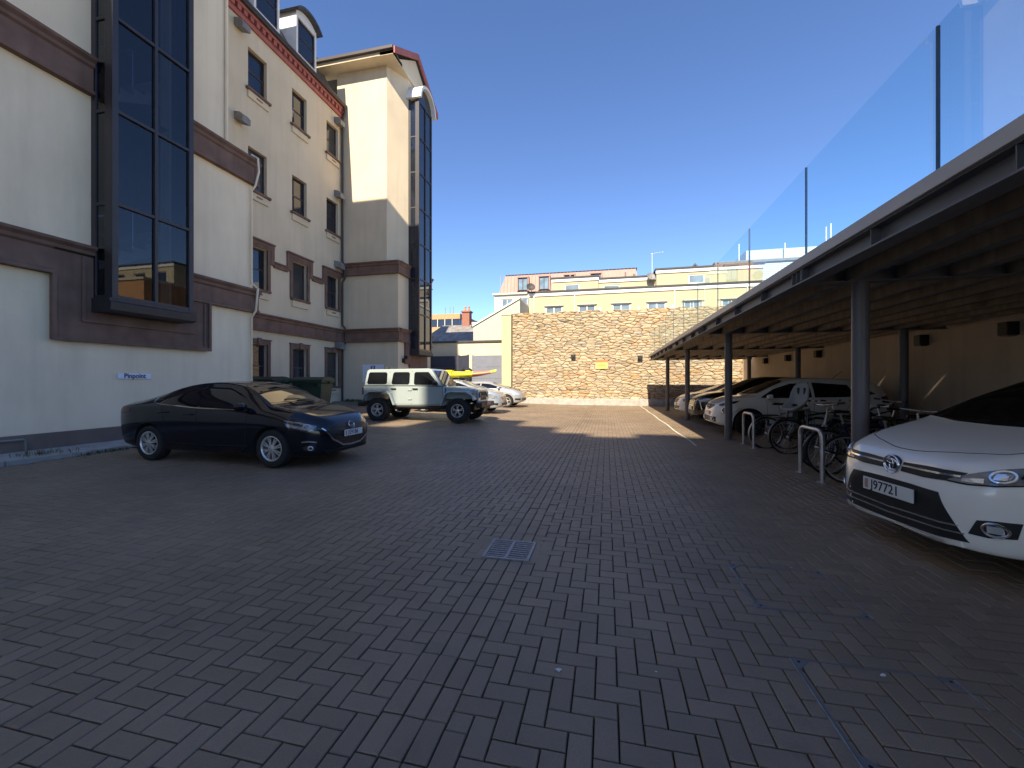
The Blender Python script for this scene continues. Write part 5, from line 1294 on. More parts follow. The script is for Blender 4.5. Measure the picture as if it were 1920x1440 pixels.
# ---- generic SUV / hatch used for the other parked cars, each with its own face
def hatch(name, label, cat, loc, rz, paint, sx=1.0, h=1.57, sz=1.0, faces='suv', rim='alloy', group=None, zf=0.0, hoodz=.98, rwl=.335, drop=0.0, text=None):
    k = h / 1.57
    SPh = dict(rw=rwl, axles=(-1.27 * sx, 1.27 * sx), gap=.055, flank=.99,
        top=[(-2.05 * sx, .9), (-2.0 * sx, 1.15), (-1.85 * sx, 1.36 * k), (-1.4 * sx, 1.5 * k - drop), (-.7 * sx, 1.56 * k - drop * .4), (-.1, 1.57 * k), (.25, 1.52 * k), (.7, 1.34 * k), (1.08 * sx, hoodz + .14), (1.2 * sx, hoodz + .09), (1.5 * sx, hoodz + .04), (1.8 * sx, hoodz - .06), (1.95 * sx, hoodz - .15), (2.05 * sx, hoodz - .26), (2.09 * sx, .58)],
        bot=[(-2.05 * sx, .5), (-1.95 * sx, .33), (-1.6 * sx, .25), (1.5 * sx, .23), (1.9 * sx, .25), (2.09 * sx, .32)],
        wid=[(-2.05 * sx, .62), (-1.95 * sx, .74), (-1.6 * sx, .86), (-1.2 * sx, .885), (0, .87), (1.15 * sx, .89), (1.55 * sx, .87), (1.85 * sx, .78), (2.0 * sx, .66), (2.09 * sx, .48)],
        belt=[(-2.05 * sx, .8), (-1.8 * sx, 1.02), (-1.0 * sx, 1.03), (0, .98), (.9 * sx, .95), (1.4 * sx, .90), (1.85 * sx, .76), (2.09 * sx, .50)],
        roof=[(-2.05 * sx, .5), (-1.6 * sx, .56), (-.8 * sx, .58), (.2, .60), (.75, .68), (1.15 * sx, .73), (1.6 * sx, .72), (1.95 * sx, .6), (2.09 * sx, .38)])
    cr = thing(name, label, cat, loc, rz, group); c = Car(cr, SPh, paint); four_wheels(cr, SPh, rwl - .115, spokes=5, style='single' if faces != 'mpv' else 'double', m=rim)
    zb = 1.04; zt_ = 1.43 * k
    c.both('front_door_window', [(-.2, zb), (.5, zb - .02), (1.0, zb - .02)], [(-.2, zt_), (.25, zt_ - .03), (.65, 1.26 * k), (.95, zb + .03)], 'car_glass')
    c.both('rear_door_window', [(-1.2 * sx, zb + .03), (-.27, zb)], [(-1.05 * sx, zt_ - .06 - drop * .6), (-.27, zt_)], 'car_glass')
    c.both('quarter_window', [(-1.62 * sx, zb + .1), (-1.27 * sx, zb + .04)], [(-1.45 * sx, zt_ - .16 - drop), (-1.15 * sx, zt_ - .08 - drop * .7)], 'car_glass', nu=8, nv=4)
    c.patch('windscreen', [(1.04 * sx, .68), (1.14 * sx, .35), (1.16 * sx, 0), (1.14 * sx, -.35), (1.04 * sx, -.68)], [(.42, .52), (.32, .26), (.30, 0), (.32, -.26), (.42, -.52)], 'top', 'car_glass', 16, 10, .005)
    c.patch('rear_window', [(-.35, 1.08), (.35, 1.08)], [(-.4, 1.36 * k - drop), (.4, 1.36 * k - drop)], 'rear', 'car_glass', 10, 5, .005)
    door_lines(c, [[(-.23, .99), (-.23, .6), (-.25, .3)], [(.88, .96), (.86, .6), (.80, .3)], [(-1.1 * sx, 1.03), (-.95 * sx, .75), (-.8 * sx, .5), (-.7 * sx, .3)]], 0, 0)
    handles(c, [(-.4, .90), (-1.02 * sx, .94)], paint)
    for sy in (1, -1): mirror(cr, .82, sy * .86, 1.05, sy, paint)
    c.strip('bonnet_seam', [(1.1 * sx, .76), (1.5 * sx, .70), (1.85 * sx, .55), (1.93 * sx, .3), (1.95 * sx, 0), (1.93 * sx, -.3), (1.85 * sx, -.55), (1.5 * sx, -.70), (1.1 * sx, -.76)], .007, 'top', 'seam', .0015, n=40)
    for sy in (1, -1):
        c.patch('tail_light', [(-1.95 * sx, .9), (-1.72 * sx, .93)], [(-1.93 * sx, 1.12), (-1.72 * sx, 1.06)], 'side', 'lamp_red', 8, 4, .006, sy=sy)
    return cr, c
# white crossover
cr, c = hatch('crossover_car', 'white crossover with round low headlights parked behind the bicycles', 'car', (5.02, 13.1, gz(5, 13)), R(180), 'paint_pearl', 1.02, 1.57, rim='alloy_dark', rwl=.345, hoodz=1.0, group=None)
for sy in (1, -1):
    c.patch('headlight', [(1.62, .87), (1.85, .80), (1.97, .78)], [(1.5, .94), (1.8, .90), (1.98, .82)], 'side', 'lamp_dark', 10, 3, .006, sy=sy)
    r_ = c.ring('round_lamp', (1.86, .665), .075, .075, .02, 'side', 'chrome', .008, sy)
    c.patch('lamp_lens', [(1.81, .61), (1.91, .61)], [(1.81, .72), (1.91, .72)], 'side', 'lamp_glass', 6, 5, .01, sy=sy, parent=r_)
    c.strip('arch_trim', [(.83, .28), (.86, .45), (.97, .63), (1.15, .74), (1.295, .76), (1.45, .735), (1.6, .64), (1.70, .47), (1.72, .33)], .07, 'side', 'black_plastic', .008, sy, 30)
    c.strip('sill_trim', [(-.8, .30), (.8, .30)], .1, 'side', 'black_plastic', .008, sy, 12)
g_ = c.fboth('upper_grille', [(0, .66), (.25, .70), (.40, .76)], [(0, .80), (.3, .81), (.46, .80)], 'black_plastic', nu=10, nv=4)
c.ring('emblem', (0, .745), .06, .06, .012, 'front', 'chrome', .016)
c.patch('lower_bumper', [(-.6, .34), (.6, .34)], [(-.62, .48), (.62, .48)], 'front', 'black_plastic', 16, 4, .006)
for q in (-1, 1):
    for dy in (.38, .52): c.ring('fog_lamp', (q * dy, .41), .05, .05, .013, 'front', 'chrome', .012)
plate(c, 0, .565, None, band=False)
b = MB(); b.tube([(-1.0, .1, 1.55), (-1.22, .1, 1.74)], .008, 5); b.build('aerial', 'black_plastic', cr)
# black SUV
cr, c = hatch('suv_car', 'black SUV parked second from the stone wall under the canopy', 'car', (5.15, 15.75, gz(5, 15.7)), R(180), 'paint_black', 1.07, 1.63, rim='alloy', rwl=.35, hoodz=1.04)
c.patch('grille', [(-.46, .62), (0, .58), (.46, .62)], [(-.42, .86), (0, .88), (.42, .86)], 'front', 'lamp_dark', 16, 6, .006)
for z in (.64, .70, .76, .82): c.strip('grille_bar', [(-.4, z), (.4, z)], .012, 'front', 'chrome', .012)
for q in (-1, 1):
    h = c.patch('headlight', [(1.78, .80), (1.95, .77), (2.1, .75)], [(1.66, .92), (1.9, .90), (2.1, .83)], 'side', 'lamp_glass', 10, 4, .006, sy=q)
    c.strip('lamp_blade', [(1.72, .88), (1.9, .86), (2.08, .80)], .018, 'side', 'lamp_bright', .01, q, 10, parent=h)
    c.strip('lamp_fang', [(2.07, .76), (2.05, .62), (2.03, .52)], .025, 'side', 'lamp_bright', .008, q, 10, parent=h)
c.patch('lower_grille', [(-.6, .34), (.6, .34)], [(-.5, .48), (.5, .48)], 'front', 'black_plastic', 14, 4, .006)
c.strip('bumper_lip', [(-.6, .345), (0, .33), (.6, .345)], .03, 'front', 'lead_grey', .012, n=20)
plate(c, 0, .54, None, band=False)
# white hatchback nearest the stone wall
cr, c = hatch('hatchback_car', 'white hatchback parked nearest the stone wall under the canopy', 'car', (5.05, 18.5, gz(5, 18.5)), R(180), 'paint_pearl', 1.06, 1.46, rim='alloy', rwl=.32, hoodz=.95)
c.fboth('kidney_grille', [(.03, .60), (.2, .60), (.30, .62)], [(.03, .755), (.2, .765), (.28, .75)], 'black_plastic', nu=8, nv=4)
c.patch('lower_grille', [(-.5, .36), (.5, .36)], [(-.58, .48), (.58, .48)], 'front', 'black_plastic', 14, 4, .006)
for q in (-1, 1):
    c.patch('headlight', [(1.72, .72), (1.9, .68), (2.05, .66)], [(1.6, .82), (1.9, .80), (2.06, .74)], 'side', 'lamp_glass', 10, 4, .006, sy=q)
    c.ring('lamp_ring', (1.9, .735), .04, .04, .01, 'side', 'lamp_bright', .01, q)
plate(c, 0, .53, None, band=False)
# silver people carrier with the kayak
cr, c = hatch('hatchback_car', 'silver blue hatchback parked behind the boxy off-roader, kayak on its roof', 'car', (-6.7, 18.1, gz(-6.2, 18)), 0, 'paint_silver', 1.06, 1.50, rim='alloy', rwl=.315, hoodz=1.0, faces='mpv')
c.patch('grille', [(-.4, .60), (.4, .60)], [(-.46, .72), (.46, .72)], 'front', 'lamp_dark', 12, 4, .006)
c.strip('grille_bar', [(-.42, .665), (.42, .665)], .02, 'front', 'chrome', .012)
c.patch('lower_grille', [(-.45, .34), (.45, .34)], [(-.5, .46), (.5, .46)], 'front', 'black_plastic', 12, 4, .006)
for q in (-1, 1):
    h = c.patch('headlight', [(1.62, .72), (1.85, .66), (2.07, .64)], [(1.5, .90), (1.8, .86), (2.04, .76)], 'side', 'lamp_glass', 10, 5, .006, sy=q)
    c.ring('lamp_ring', (1.88, .74), .055, .05, .014, 'side', 'lamp_bright', .012, q, parent=h)
    c.patch('fog_recess', [(1.93, .38), (2.08, .36)], [(1.93, .46), (2.1, .46)], 'side', 'black_plastic', 6, 3, .006, sy=q)
plate(c, 0, .52, None, m='plate_pink', band=False)
for x in (.25, -.65):
    b = MB(); b.tube([(x, -.62, 1.47), (x, -.6, 1.56), (x, .6, 1.56), (x, .62, 1.47)], .018, 6); b.build('roof_bar', 'black_plastic', cr)
# silver coupe farthest left row
cr, c = hatch('coupe_car', 'silver grey coupe parked last on the left, near the gates', 'car', (-6.55, 22.6, gz(-6, 22)), 0, 'paint_grey', 1.0, 1.42, rim='alloy', rwl=.33, hoodz=.98, faces='mpv')
c.patch('bonnet', [(1.12, .62), (1.14, 0), (1.12, -.62)], [(1.80, .56), (1.92, 0), (1.80, -.56)], 'top', 'paint_black', 14, 8, .004)
c.patch('bumper_trim', [(-.55, .36), (.55, .36)], [(-.55, .5), (.55, .5)], 'front', 'black_plastic', 12, 4, .006)
for q in (-1, 1):
    h = c.patch('headlight', [(1.62, .68), (1.8, .64), (1.95, .62)], [(1.55, .84), (1.78, .83), (1.95, .76)], 'side', 'lamp_bright', 10, 5, .006, sy=q)
    c.strip('bumper_strip', [(1.72, .44), (1.9, .44), (2.0, .43)], .1, 'side', 'black_plastic', .006, q, 10)

# ---- kayak
ky = thing('kayak', 'long yellow kayak with a reddish bow tied on the silver hatchback', 'kayak', (-7.1, 17.9, 1.71 + gz(-6, 18)), R(-1))
def kay(x0, x1, name, m):
    b = MB(); V = []; n = 34; k = 16
    for i in range(n):
        x = x0 + (x1 - x0) * i / (n - 1); t = abs(x) / 2.3
        wv = .36 * (1 - t ** 2.6) + .012; hb = .13 * (1 - t ** 3) + .01; rise = .14 * t ** 3
        ht = .12 + .05 * (1 - t)
        for j in range(k):
            a = 2 * math.pi * j / k; ca_, sa_ = math.cos(a), math.sin(a)
            V.append((x, wv * ca_, rise + (ht * sa_ * (1 - .25 * t) if sa_ > 0 else hb * sa_)))
    F = [(i * k + j, i * k + (j + 1) % k, (i + 1) * k + (j + 1) % k, (i + 1) * k + j) for i in range(n - 1) for j in range(k)] + [tuple(range(k)), tuple((n - 1) * k + j for j in range(k - 1, -1, -1))]
    b.add(V, F); return b.build(name, m, ky, smooth=60)
kay(-2.28, 1.25, 'hull', 'kayak_yellow'); kay(1.25, 2.05, 'bow', 'kayak_red'); kay(2.05, 2.29, 'bow_tip', 'kayak_yellow')
b = MB(); b.tube([(.45 * math.cos(a) - .2, .24 * math.sin(a), .185) for a in [2 * math.pi * i / 24 for i in range(24)]], .025, 6, close=True); b.build('cockpit_rim', 'kayak_yellow', ky, smooth=60)
b = MB(); b.lathe([(0, .2), (.12, .19), (.13, .15)], 16, 'z', (.95, 0, 0)); b.build('hatch_lid', 'kayak_yellow', ky)
for x in (-.5, .3):
    b = MB(); b.tube([(x, .4 * math.cos(a), .03 + .19 * math.sin(a)) for a in [math.pi * (i / 12) for i in range(13)]], .012, 5); b.build('strap', 'black_plastic', ky)

# ---- boxy off-roader
jp = thing('off_road_car', 'boxy pale grey green off-roader with big tyres, half in sun', 'car', (-6.45, 14.17, gz(-6.3, 14.1)), R(.5))
hw = .79
def pbody(name, poly, y0, y1, m, bv=.03, parent=None, taper=None):
    b = MB(); b.prism(poly, 'y', y0, y1)
    if taper: b.v = [taper(v) for v in b.v]
    return b.build(name, m, parent or jp, bevel=bv, smooth=35)
tub = pbody('body', [(-2.12, .72), (-2.12, 1.26), (.98, 1.24), (.98, .58), (-.93, .56), (-1.08, .98), (-1.22, 1.06), (-1.78, 1.06), (-1.95, .95), (-2.02, .72)], -hw, hw, 'paint_sage', .025)
def tp(v):
    x, y, z = v; f = (z - 1.26) / .62; return (x, y * (1 - .10 * max(f, 0)), z)
top_ = pbody('hard_top', [(-2.10, 1.262), (-2.02, 1.80), (-1.95, 1.855), (.36, 1.875), (.47, 1.84), (.86, 1.262)], -hw + .01, hw - .01, 'paint_sage', .03, taper=tp)
pbody('bonnet', [(.985, .80), (.985, 1.235), (1.3, 1.225), (2.02, 1.165), (2.08, 1.10), (2.08, .80)], -.70, .70, 'paint_sage', .04, taper=lambda v: (v[0], v[1] * (1 - .13 * (v[0] - .98) / 1.1), v[2]))
pbody('grille_panel', [(2.085, .66), (2.085, 1.13), (2.13, 1.13), (2.16, .90), (2.15, .66)], -.60, .60, 'paint_sage', .015)
for k in range(7):
    y = (k - 3) * .105
    b = MB(); b.box(2.10, 2.165, y - .034, y + .034, .76, 1.07); b.build('grille_slot', 'black_plastic', jp, bevel=.01)
for sy in (-1, 1):
    b = MB(); b.lathe([(0, 2.19), (.06, 2.185), (.09, 2.16), (.095, 2.1)], 24, 'x', (0, sy * .475, .955)); b.build('headlight', 'lamp_glass', jp, smooth=40)
    b = MB(); b.tube([(2.17, sy * .475 + .09 * math.cos(a), .955 + .09 * math.sin(a)) for a in [2 * math.pi * i / 20 for i in range(20)]], .012, 6, close=True); b.build('lamp_ring', 'black_plastic', jp)
    # trapezoid wheel flares
    for (cx_, pts) in ((1.5, [(.92, .60), (1.06, .98), (1.22, 1.06), (1.80, 1.06), (2.0, .94), (2.06, .78)]), (-1.5, [(-.88, .60), (-1.03, .97), (-1.18, 1.06), (-1.80, 1.06), (-1.98, .96), (-2.06, .74)])):
        b = MB(); n_ = len(pts); V = []
        for (x, z) in pts:
            vx, vz = (x - cx_), (z - .45); l = math.hypot(vx, vz); ux, uz = vx / l, vz / l
            y0, y1 = sy * .62, sy * .95
            V += [(x, y0, z), (x, y1, z - .02), (x + ux * .055, y1 - sy * .02, z + uz * .055 - .02), (x + ux * .07, y0, z + uz * .07)]
        F = [(4 * i + j, 4 * i + (j + 1) % 4, 4 * i + 4 + (j + 1) % 4, 4 * i + 4 + j) for i in range(n_ - 1) for j in range(4)] + [(0, 1, 2, 3), tuple(4 * (n_ - 1) + j for j in (3, 2, 1, 0))]
        b.add(V, F); b.build('wheel_flare', 'paint_sage', jp, bevel=.012, smooth=35)
    b = MB(); b.box(2.0, 2.09, sy * .80 - .06, sy * .80 + .06, .97, 1.03); b.build('indicator', 'lamp_amber', jp, bevel=.01)
    # windows, doors, hinges
    def quad(name, pts, m, off=.006, parent=jp, th=.012, sy=sy):
        b = MB(); n_ = len(pts)
        def yy(z): return (hw - .01) * (1 - .10 * max((z - 1.26) / .62, 0)) if z > 1.262 else hw
        V = [(x, sy * (yy(z) + off), z) for x, z in pts] + [(x, sy * (yy(z) + off - th), z) for x, z in pts]
        b.add(V, [tuple(range(n_)), tuple(range(2 * n_ - 1, n_ - 1, -1))] + [(i, (i + 1) % n_, n_ + (i + 1) % n_, n_ + i) for i in range(n_)]); return b.build(name, m, parent)
    def rr(x0, x1, z0, z1, dx0=0, dx1=0, r=.05):
        return [(x0 + r, z0), (x1 - r, z0), (x1, z0 + r), (x1 + dx1, z1 - r), (x1 + dx1 - r, z1), (x0 + dx0 + r, z1), (x0 + dx0, z1 - r), (x0, z0 + r)]
    quad('quarter_window', rr(-1.98, -1.20, 1.32, 1.75, .05, 0), 'car_glass'); quad('rear_door_window', rr(-1.02, -.33, 1.31, 1.75, .05, 0), 'car_glass'); quad('front_door_window', rr(-.16, .72, 1.30, 1.75, 0, -.30), 'car_glass')
    for pts in ([(-1.10, 1.78), (-1.10, .98)], [(-1.10, .98), (-.92, .62)], [(-.92, .62), (.90, .62)], [(.90, .62), (.92, 1.26)], [(-.245, 1.80), (-.245, .63)], [(-2.1, 1.26), (.9, 1.26)]):
        (xa_, za_), (xb_, zb_) = pts; dx, dz = xb_ - xa_, zb_ - za_; l = math.hypot(dx, dz); px_, pz_ = -dz / l * .005, dx / l * .005
        quad('door_seam', [(xa_ - px_, za_ - pz_), (xb_ - px_, zb_ - pz_), (xb_ + px_, zb_ + pz_), (xa_ + px_, za_ + pz_)], 'seam', .002)
    for (x, z) in ((-.93, 1.16), (-.10, 1.16)):
        b = MB(); b.box(x - .10, x + .10, sy * hw - .0 if sy > 0 else -hw - .045, sy * hw + .045 if sy > 0 else -hw, z - .02, z + .02); b.build('door_handle', 'black_plastic', jp, bevel=.01)
    for x in (-.25, .93):
        for z in (.80, 1.12):
            b = MB(); b.box(x - .13, x + .02, sy * (hw + .012) - .014, sy * (hw + .012) + .014, z - .025, z + .025); b.build('hinge', 'paint_sage', jp, bevel=.008)
    mirror(jp, .68, sy * .80, 1.36, sy, 'black_plastic', 1.15)
    b = MB(); b.box(-.85, .90, sy * .70 - .07, sy * .70 + .07, .50, .56); b.build('side_step', 'black_plastic', jp, bevel=.015)
    b = MB(); b.box(-2.19, -2.10, sy * .68 - .09, sy * .68 + .09, .95, 1.20); b.build('tail_light', 'lamp_red', jp, bevel=.02)
b = MB(); V = [(.885, -.66, 1.29), (.885, .66, 1.29), (.53, .60, 1.80), (.53, -.60, 1.80)]; b.add([Vector(v) + Vector((.012, 0, .008)) for v in V] + [Vector(v) - Vector((.01, 0, .006)) for v in V], [(0, 1, 2, 3), (7, 6, 5, 4), (0, 4, 5, 1), (1, 5, 6, 2), (2, 6, 7, 3), (3, 7, 4, 0)]); b.build('windscreen', 'car_glass', jp)
b = MB(); b.box(2.12, 2.34, -.82, .82, .52, .70); b.box(2.15, 2.30, -.45, .45, .45, .52); b.build('front_bumper', 'black_plastic', jp, bevel=.035)
b = MB(); b.box(-2.34, -2.13, -.82, .82, .52, .68); b.build('rear_bumper', 'black_plastic', jp, bevel=.03)
b = MB(); b.box(2.345, 2.36, -.26, .26, .60, .72); b.build('number_plate', 'plate_pink', jp)
for x in (-1.5, 1.5):
    for sy in (-1, 1): wheel(jp, x, sy * .79, .415, .26, .225, sy, 5, 'split', 'alloy', tread=True)
    b = MB(); b.cyl((x, -.7, .40), (x, .7, .40), .06, 10); b.build('axle', 'black_plastic', jp)
sw_ = wheel(jp, -2.28, 0, .40, .24, .21, 1, 5, 'split', 'alloy'); sw_.rotation_euler = (0, 0, R(90)); sw_.location.z = 1.05
b = MB(); b.box(-2.0, 1.95, -.42, .42, .42, .60); b.build('chassis', 'black_plastic', jp)

# ------------------------------------------------------------------ cycle stands and bicycles
def hoop(y0, y1, x, label):
    t = thing('cycle_stand', label, 'bike stand', (x, (y0 + y1) / 2, gz(x, y0)), 0, 'steel hoops for bicycles')
    h = (y1 - y0) / 2; r = .13; H = .75
    pts = [(0, -h, -.02), (0, -h, H - r)] + [(0, -h + r - r * math.cos(a), H - r + r * math.sin(a)) for a in [R(q) for q in range(15, 90, 15)]] + [(0, -h + r, H), (0, h - r, H)] + [(0, h - r + r * math.sin(a), H - r + r * math.cos(a)) for a in [R(q) for q in range(15, 90, 15)]] + [(0, h, H - r), (0, h, -.02)]
    b = MB(); b.tube(pts, .03, 12); b.build('hoop', 'galvanised', t, smooth=60)
    for yy in (-h, h):
        b = MB(); b.lathe([(.032, .0), (.07, .0), (.07, .012), (.032, .014)], 16, 'z', (0, yy, 0)); b.build('foot_flange', 'galvanised', t)
hoop(6.86, 7.56, 3.05, 'nearer steel cycle hoop beside the front column'); hoop(10.0, 10.68, 3.13, 'farther steel cycle hoop beside the second column')

def bicycle(label, loc, rz, frame, seat=False, basket=False, guards=True, steer=0.0, lean=0.0, grp='bicycles at the stands'):
    t = thing('bicycle', label, 'bicycle', loc, rz, grp); t.rotation_euler = (R(lean), 0, rz)
    r = .345; wb = 1.05
    A = Vector((0, 0, r)); Fp = Vector((wb, 0, r)); BB = Vector((.43, 0, .29)); ST = Vector((.27, 0, .80)); HT = Vector((.86, 0, .88)); HB = Vector((.90, 0, .72))
    for nm, p in (('rear', A), ('front', Fp)):
        w_ = empty('wheel', p, 0, t)
        b = MB(); b.tube([(r * math.cos(a), 0, r * math.sin(a)) for a in [2 * math.pi * i / 40 for i in range(40)]], .019, 7, close=True); b.build('tyre', 'tyre', w_, smooth=60)
        b = MB(); b.tube([((r - .028) * math.cos(a), 0, (r - .028) * math.sin(a)) for a in [2 * math.pi * i / 40 for i in range(40)]], .010, 6, close=True)
        b.cyl((0, -.05, 0), (0, .05, 0), .02, 8); b.build('rim', 'galvanised', w_, smooth=60)
        b = MB()
        for k in range(24):
            a = 2 * math.pi * k / 24; a2 = a + (.5 if k % 2 else -.5); q = .03 if k % 4 < 2 else -.03
            b.tube([(.02 * math.cos(a2), q, .02 * math.sin(a2)), ((r - .03) * math.cos(a), 0, (r - .03) * math.sin(a))], .0016, 4, caps=False)
        o = b.build('spokes', 'galvanised', w_); o['kind'] = 'stuff'
        if guards:
            b = MB(); a0, a1 = (20, 200) if nm == 'rear' else (40, 190)
            P = [((r + .035) * math.cos(R(a0 + (a1 - a0) * i / 16)), (r + .035) * math.sin(R(a0 + (a1 - a0) * i / 16))) for i in range(17)]
            V = []
            for (x, z) in P: V += [(x, -.028, z - .004), (x, 0, z + .006), (x, .028, z - .004)]
            b.add(V, [(3 * i + j, 3 * i + j + 1, 3 * i + 4 + j, 3 * i + 3 + j) for i in range(16) for j in range(2)]); b.build('mudguard', 'bike_grey' if frame == 'bike_grey' else 'bike_black', w_, smooth=60)
    b = MB()
    b.tube([BB, ST], .017, 8); b.tube([ST.lerp(BB, .06), HT], .017, 8); b.tube([BB, HB], .02, 8); b.tube([HT + Vector((-.01, 0, .03)), HB], .022, 8)
    for s_ in (-1, 1): b.tube([BB, A + Vector((0, s_ * .06, 0))], .011, 6); b.tube([ST.lerp(BB, .08), A + Vector((0, s_ * .06, 0))], .010, 6)
    b.build('frame', frame, t, smooth=60)
    b = MB()
    for s_ in (-1, 1): b.tube([HB + Vector((.0, s_ * .045, 0)), HB + Vector((.05, s_ * .05, -.12)), Fp + Vector((0, s_ * .055, 0))], .013, 6)
    b.build('fork', frame, t, smooth=60)
    b = MB(); b.tube([ST, ST + Vector((-.05, 0, .17))], .013, 8); b.build('seat_post', 'galvanised', t)
    b = MB(); V = []; sx = ST.x - .05
    for (x, wv, h) in ((-.14, .055, .05), (-.12, .085, .062), (-.02, .075, .06), (.06, .035, .05), (.15, .02, .045)):
        for k in range(8): a = 2 * math.pi * k / 8; V.append((sx + x, wv * math.cos(a), .965 + h * .5 + h * .5 * math.sin(a)))
    b.add(V, [(i * 8 + j, i * 8 + (j + 1) % 8, i * 8 + 8 + (j + 1) % 8, i * 8 + 8 + j) for i in range(4) for j in range(8)] + [tuple(range(8)), tuple(32 + j for j in range(7, -1, -1))]); b.build('saddle', 'bike_black', t, smooth=60)
    b = MB(); b.tube([HT, HT + Vector((-.03, 0, .16)), HT + Vector((.05, 0, .19))], .014, 8); b.tube([HT + Vector((-.06, -.31, .22)), HT + Vector((.02, -.15, .2)), HT + Vector((.05, 0, .19)), HT + Vector((.02, .15, .2)), HT + Vector((-.06, .31, .22))], .012, 8); b.build('handlebar', 'galvanised', t, smooth=60)
    for s_ in (-1, 1):
        b = MB(); b.tube([HT + Vector((-.02, s_ * .22, .213)), HT + Vector((-.065, s_ * .32, .222))], .018, 8); b.build('grip', 'bike_black', t)
        b = MB(); b.tube([BB + Vector((0, s_ * .05, 0)), BB + Vector((.1 * s_, s_ * .07, -.13 * s_))], .010, 6); b.box(BB.x + .1 * s_ - .045, BB.x + .1 * s_ + .045, s_ * .12 - .045, s_ * .12 + .045, BB.z - .13 * s_ - .01, BB.z - .13 * s_ + .012); b.build('crank', 'bike_black', t)
    b = MB(); b.lathe([(.02, -.052), (.09, -.05), (.092, -.046), (.02, -.044)], 24, 'y', BB); b.build('chainring', 'bike_black', t)
    b = MB(); b.box(-.28, .22, -.06, .06, .735, .75)
    for s_ in (-1, 1): b.tube([(-.16, s_ * .07, .735), (0, s_ * .065, r)], .006, 5)
    b.build('carrier', 'bike_black', t)
    return t
def child_seat(label, loc, rz):
    t = thing('child_seat', label, 'child seat', loc, rz)
    b = MB(); V = []; n, k = 14, 11
    prof = [(.30, .02), (.22, -.01), (.12, .0), (.03, .05), (-.02, .12), (-.05, .22), (-.07, .34), (-.085, .44), (-.09, .52)]
    wd = [.12, .15, .165, .175, .175, .17, .16, .14, .08]; wing = [.03, .10, .13, .13, .11, .10, .09, .06, .02]
    for (x, z), w_, wg in zip(prof, wd, wing):
        for j in range(k):
            s_ = -1 + 2 * j / (k - 1); V.append((x + wg * (abs(s_) ** 3) * .75, w_ * s_, z + (wg * abs(s_) ** 3 * .7 if z < .15 else 0)))
    F = [(i * k + j, i * k + j + 1, (i + 1) * k + j + 1, (i + 1) * k + j) for i in range(len(prof) - 1) for j in range(k - 1)]
    b.add(V, F); o = b.build('shell', 'seat_grey', t, smooth=60); sm = o.modifiers.new('t', 'SOLIDIFY'); sm.thickness = .03
    for s_ in (-1, 1):
        b = MB(); b.box(-.06, -.03, s_ * .055 - .022, s_ * .055 + .022, .17, .42); q = b.build('harness_pad', 'bike_black', t, bevel=.01)
        b = MB(); b.tube([(.06, s_ * .17, .0), (.10, s_ * .19, -.25)], .02, 6); b.build('foot_rest', 'bike_black', t)
    b = MB(); b.box(-.05, .12, -.05, .05, -.16, .0); b.build('bracket', 'bike_black', t)
    return t
child = None
bicycle('grey city bicycle leaning by the farther hoop', (3.42, 10.15, .01), R(8), 'bike_grey', lean=5)
bicycle('dark bicycle carrying the grey child seat', (3.60, 9.45, .01), R(4), 'bike_black', lean=-3)
child_seat('grey plastic child seat mounted on a parked bicycle', (3.80, 9.44, .90), R(4 + 180 + 30)).scale = (1.15, 1.15, 1.1)
bicycle('pale framed bicycle between the two steel hoops', (4.55, 8.35, .01), R(195), 'bike_grey', lean=4, guards=False)
bicycle('dark blue bicycle locked behind the nearer hoop', (3.45, 7.55, .01), R(12), 'bike_blue', lean=-4)
bicycle('black bicycle close behind the front column', (4.45, 6.75, .01), R(172), 'bike_black', lean=5)
bicycle('black bicycle farthest back against the rear wall', (6.9, 9.3, .01), R(262), 'bike_black', lean=4)
bicycle('grey bicycle near the rear wall behind the white people carrier', (6.5, 7.4, .01), R(170), 'bike_grey', lean=-6, guards=False)
bicycle('silver bicycle leaning toward the white crossover', (4.9, 10.3, .01), R(186), 'bike_grey', lean=-4)
bicycle('black bicycle between the child seat bicycle and the rear wall', (4.85, 9.75, .01), R(20), 'bike_black', lean=4, guards=False)
bicycle('blue bicycle pressed against the front column from behind', (3.35, 6.35, .01), R(28), 'bike_blue', lean=3)
bicycle('dark bicycle in the second row behind the nearer hoop', (5.2, 8.9, .01), R(200), 'bike_black', lean=-5)
bicycle('black bicycle low behind the bonnet of the white people carrier', (5.6, 6.5, .01), R(150), 'bike_black', lean=6)
lk = MB(); lk.tube([(3.05, 6.95, .70), (3.0, 6.9, .55), (3.1, 6.85, .48), (3.3, 6.95, .44), (3.6, 7.2, .52)], .011, 6); tag(lk.build('cable_lock', 'bike_black', smooth=60), 'thin black cable lock hanging from the nearer hoop', 'lock')

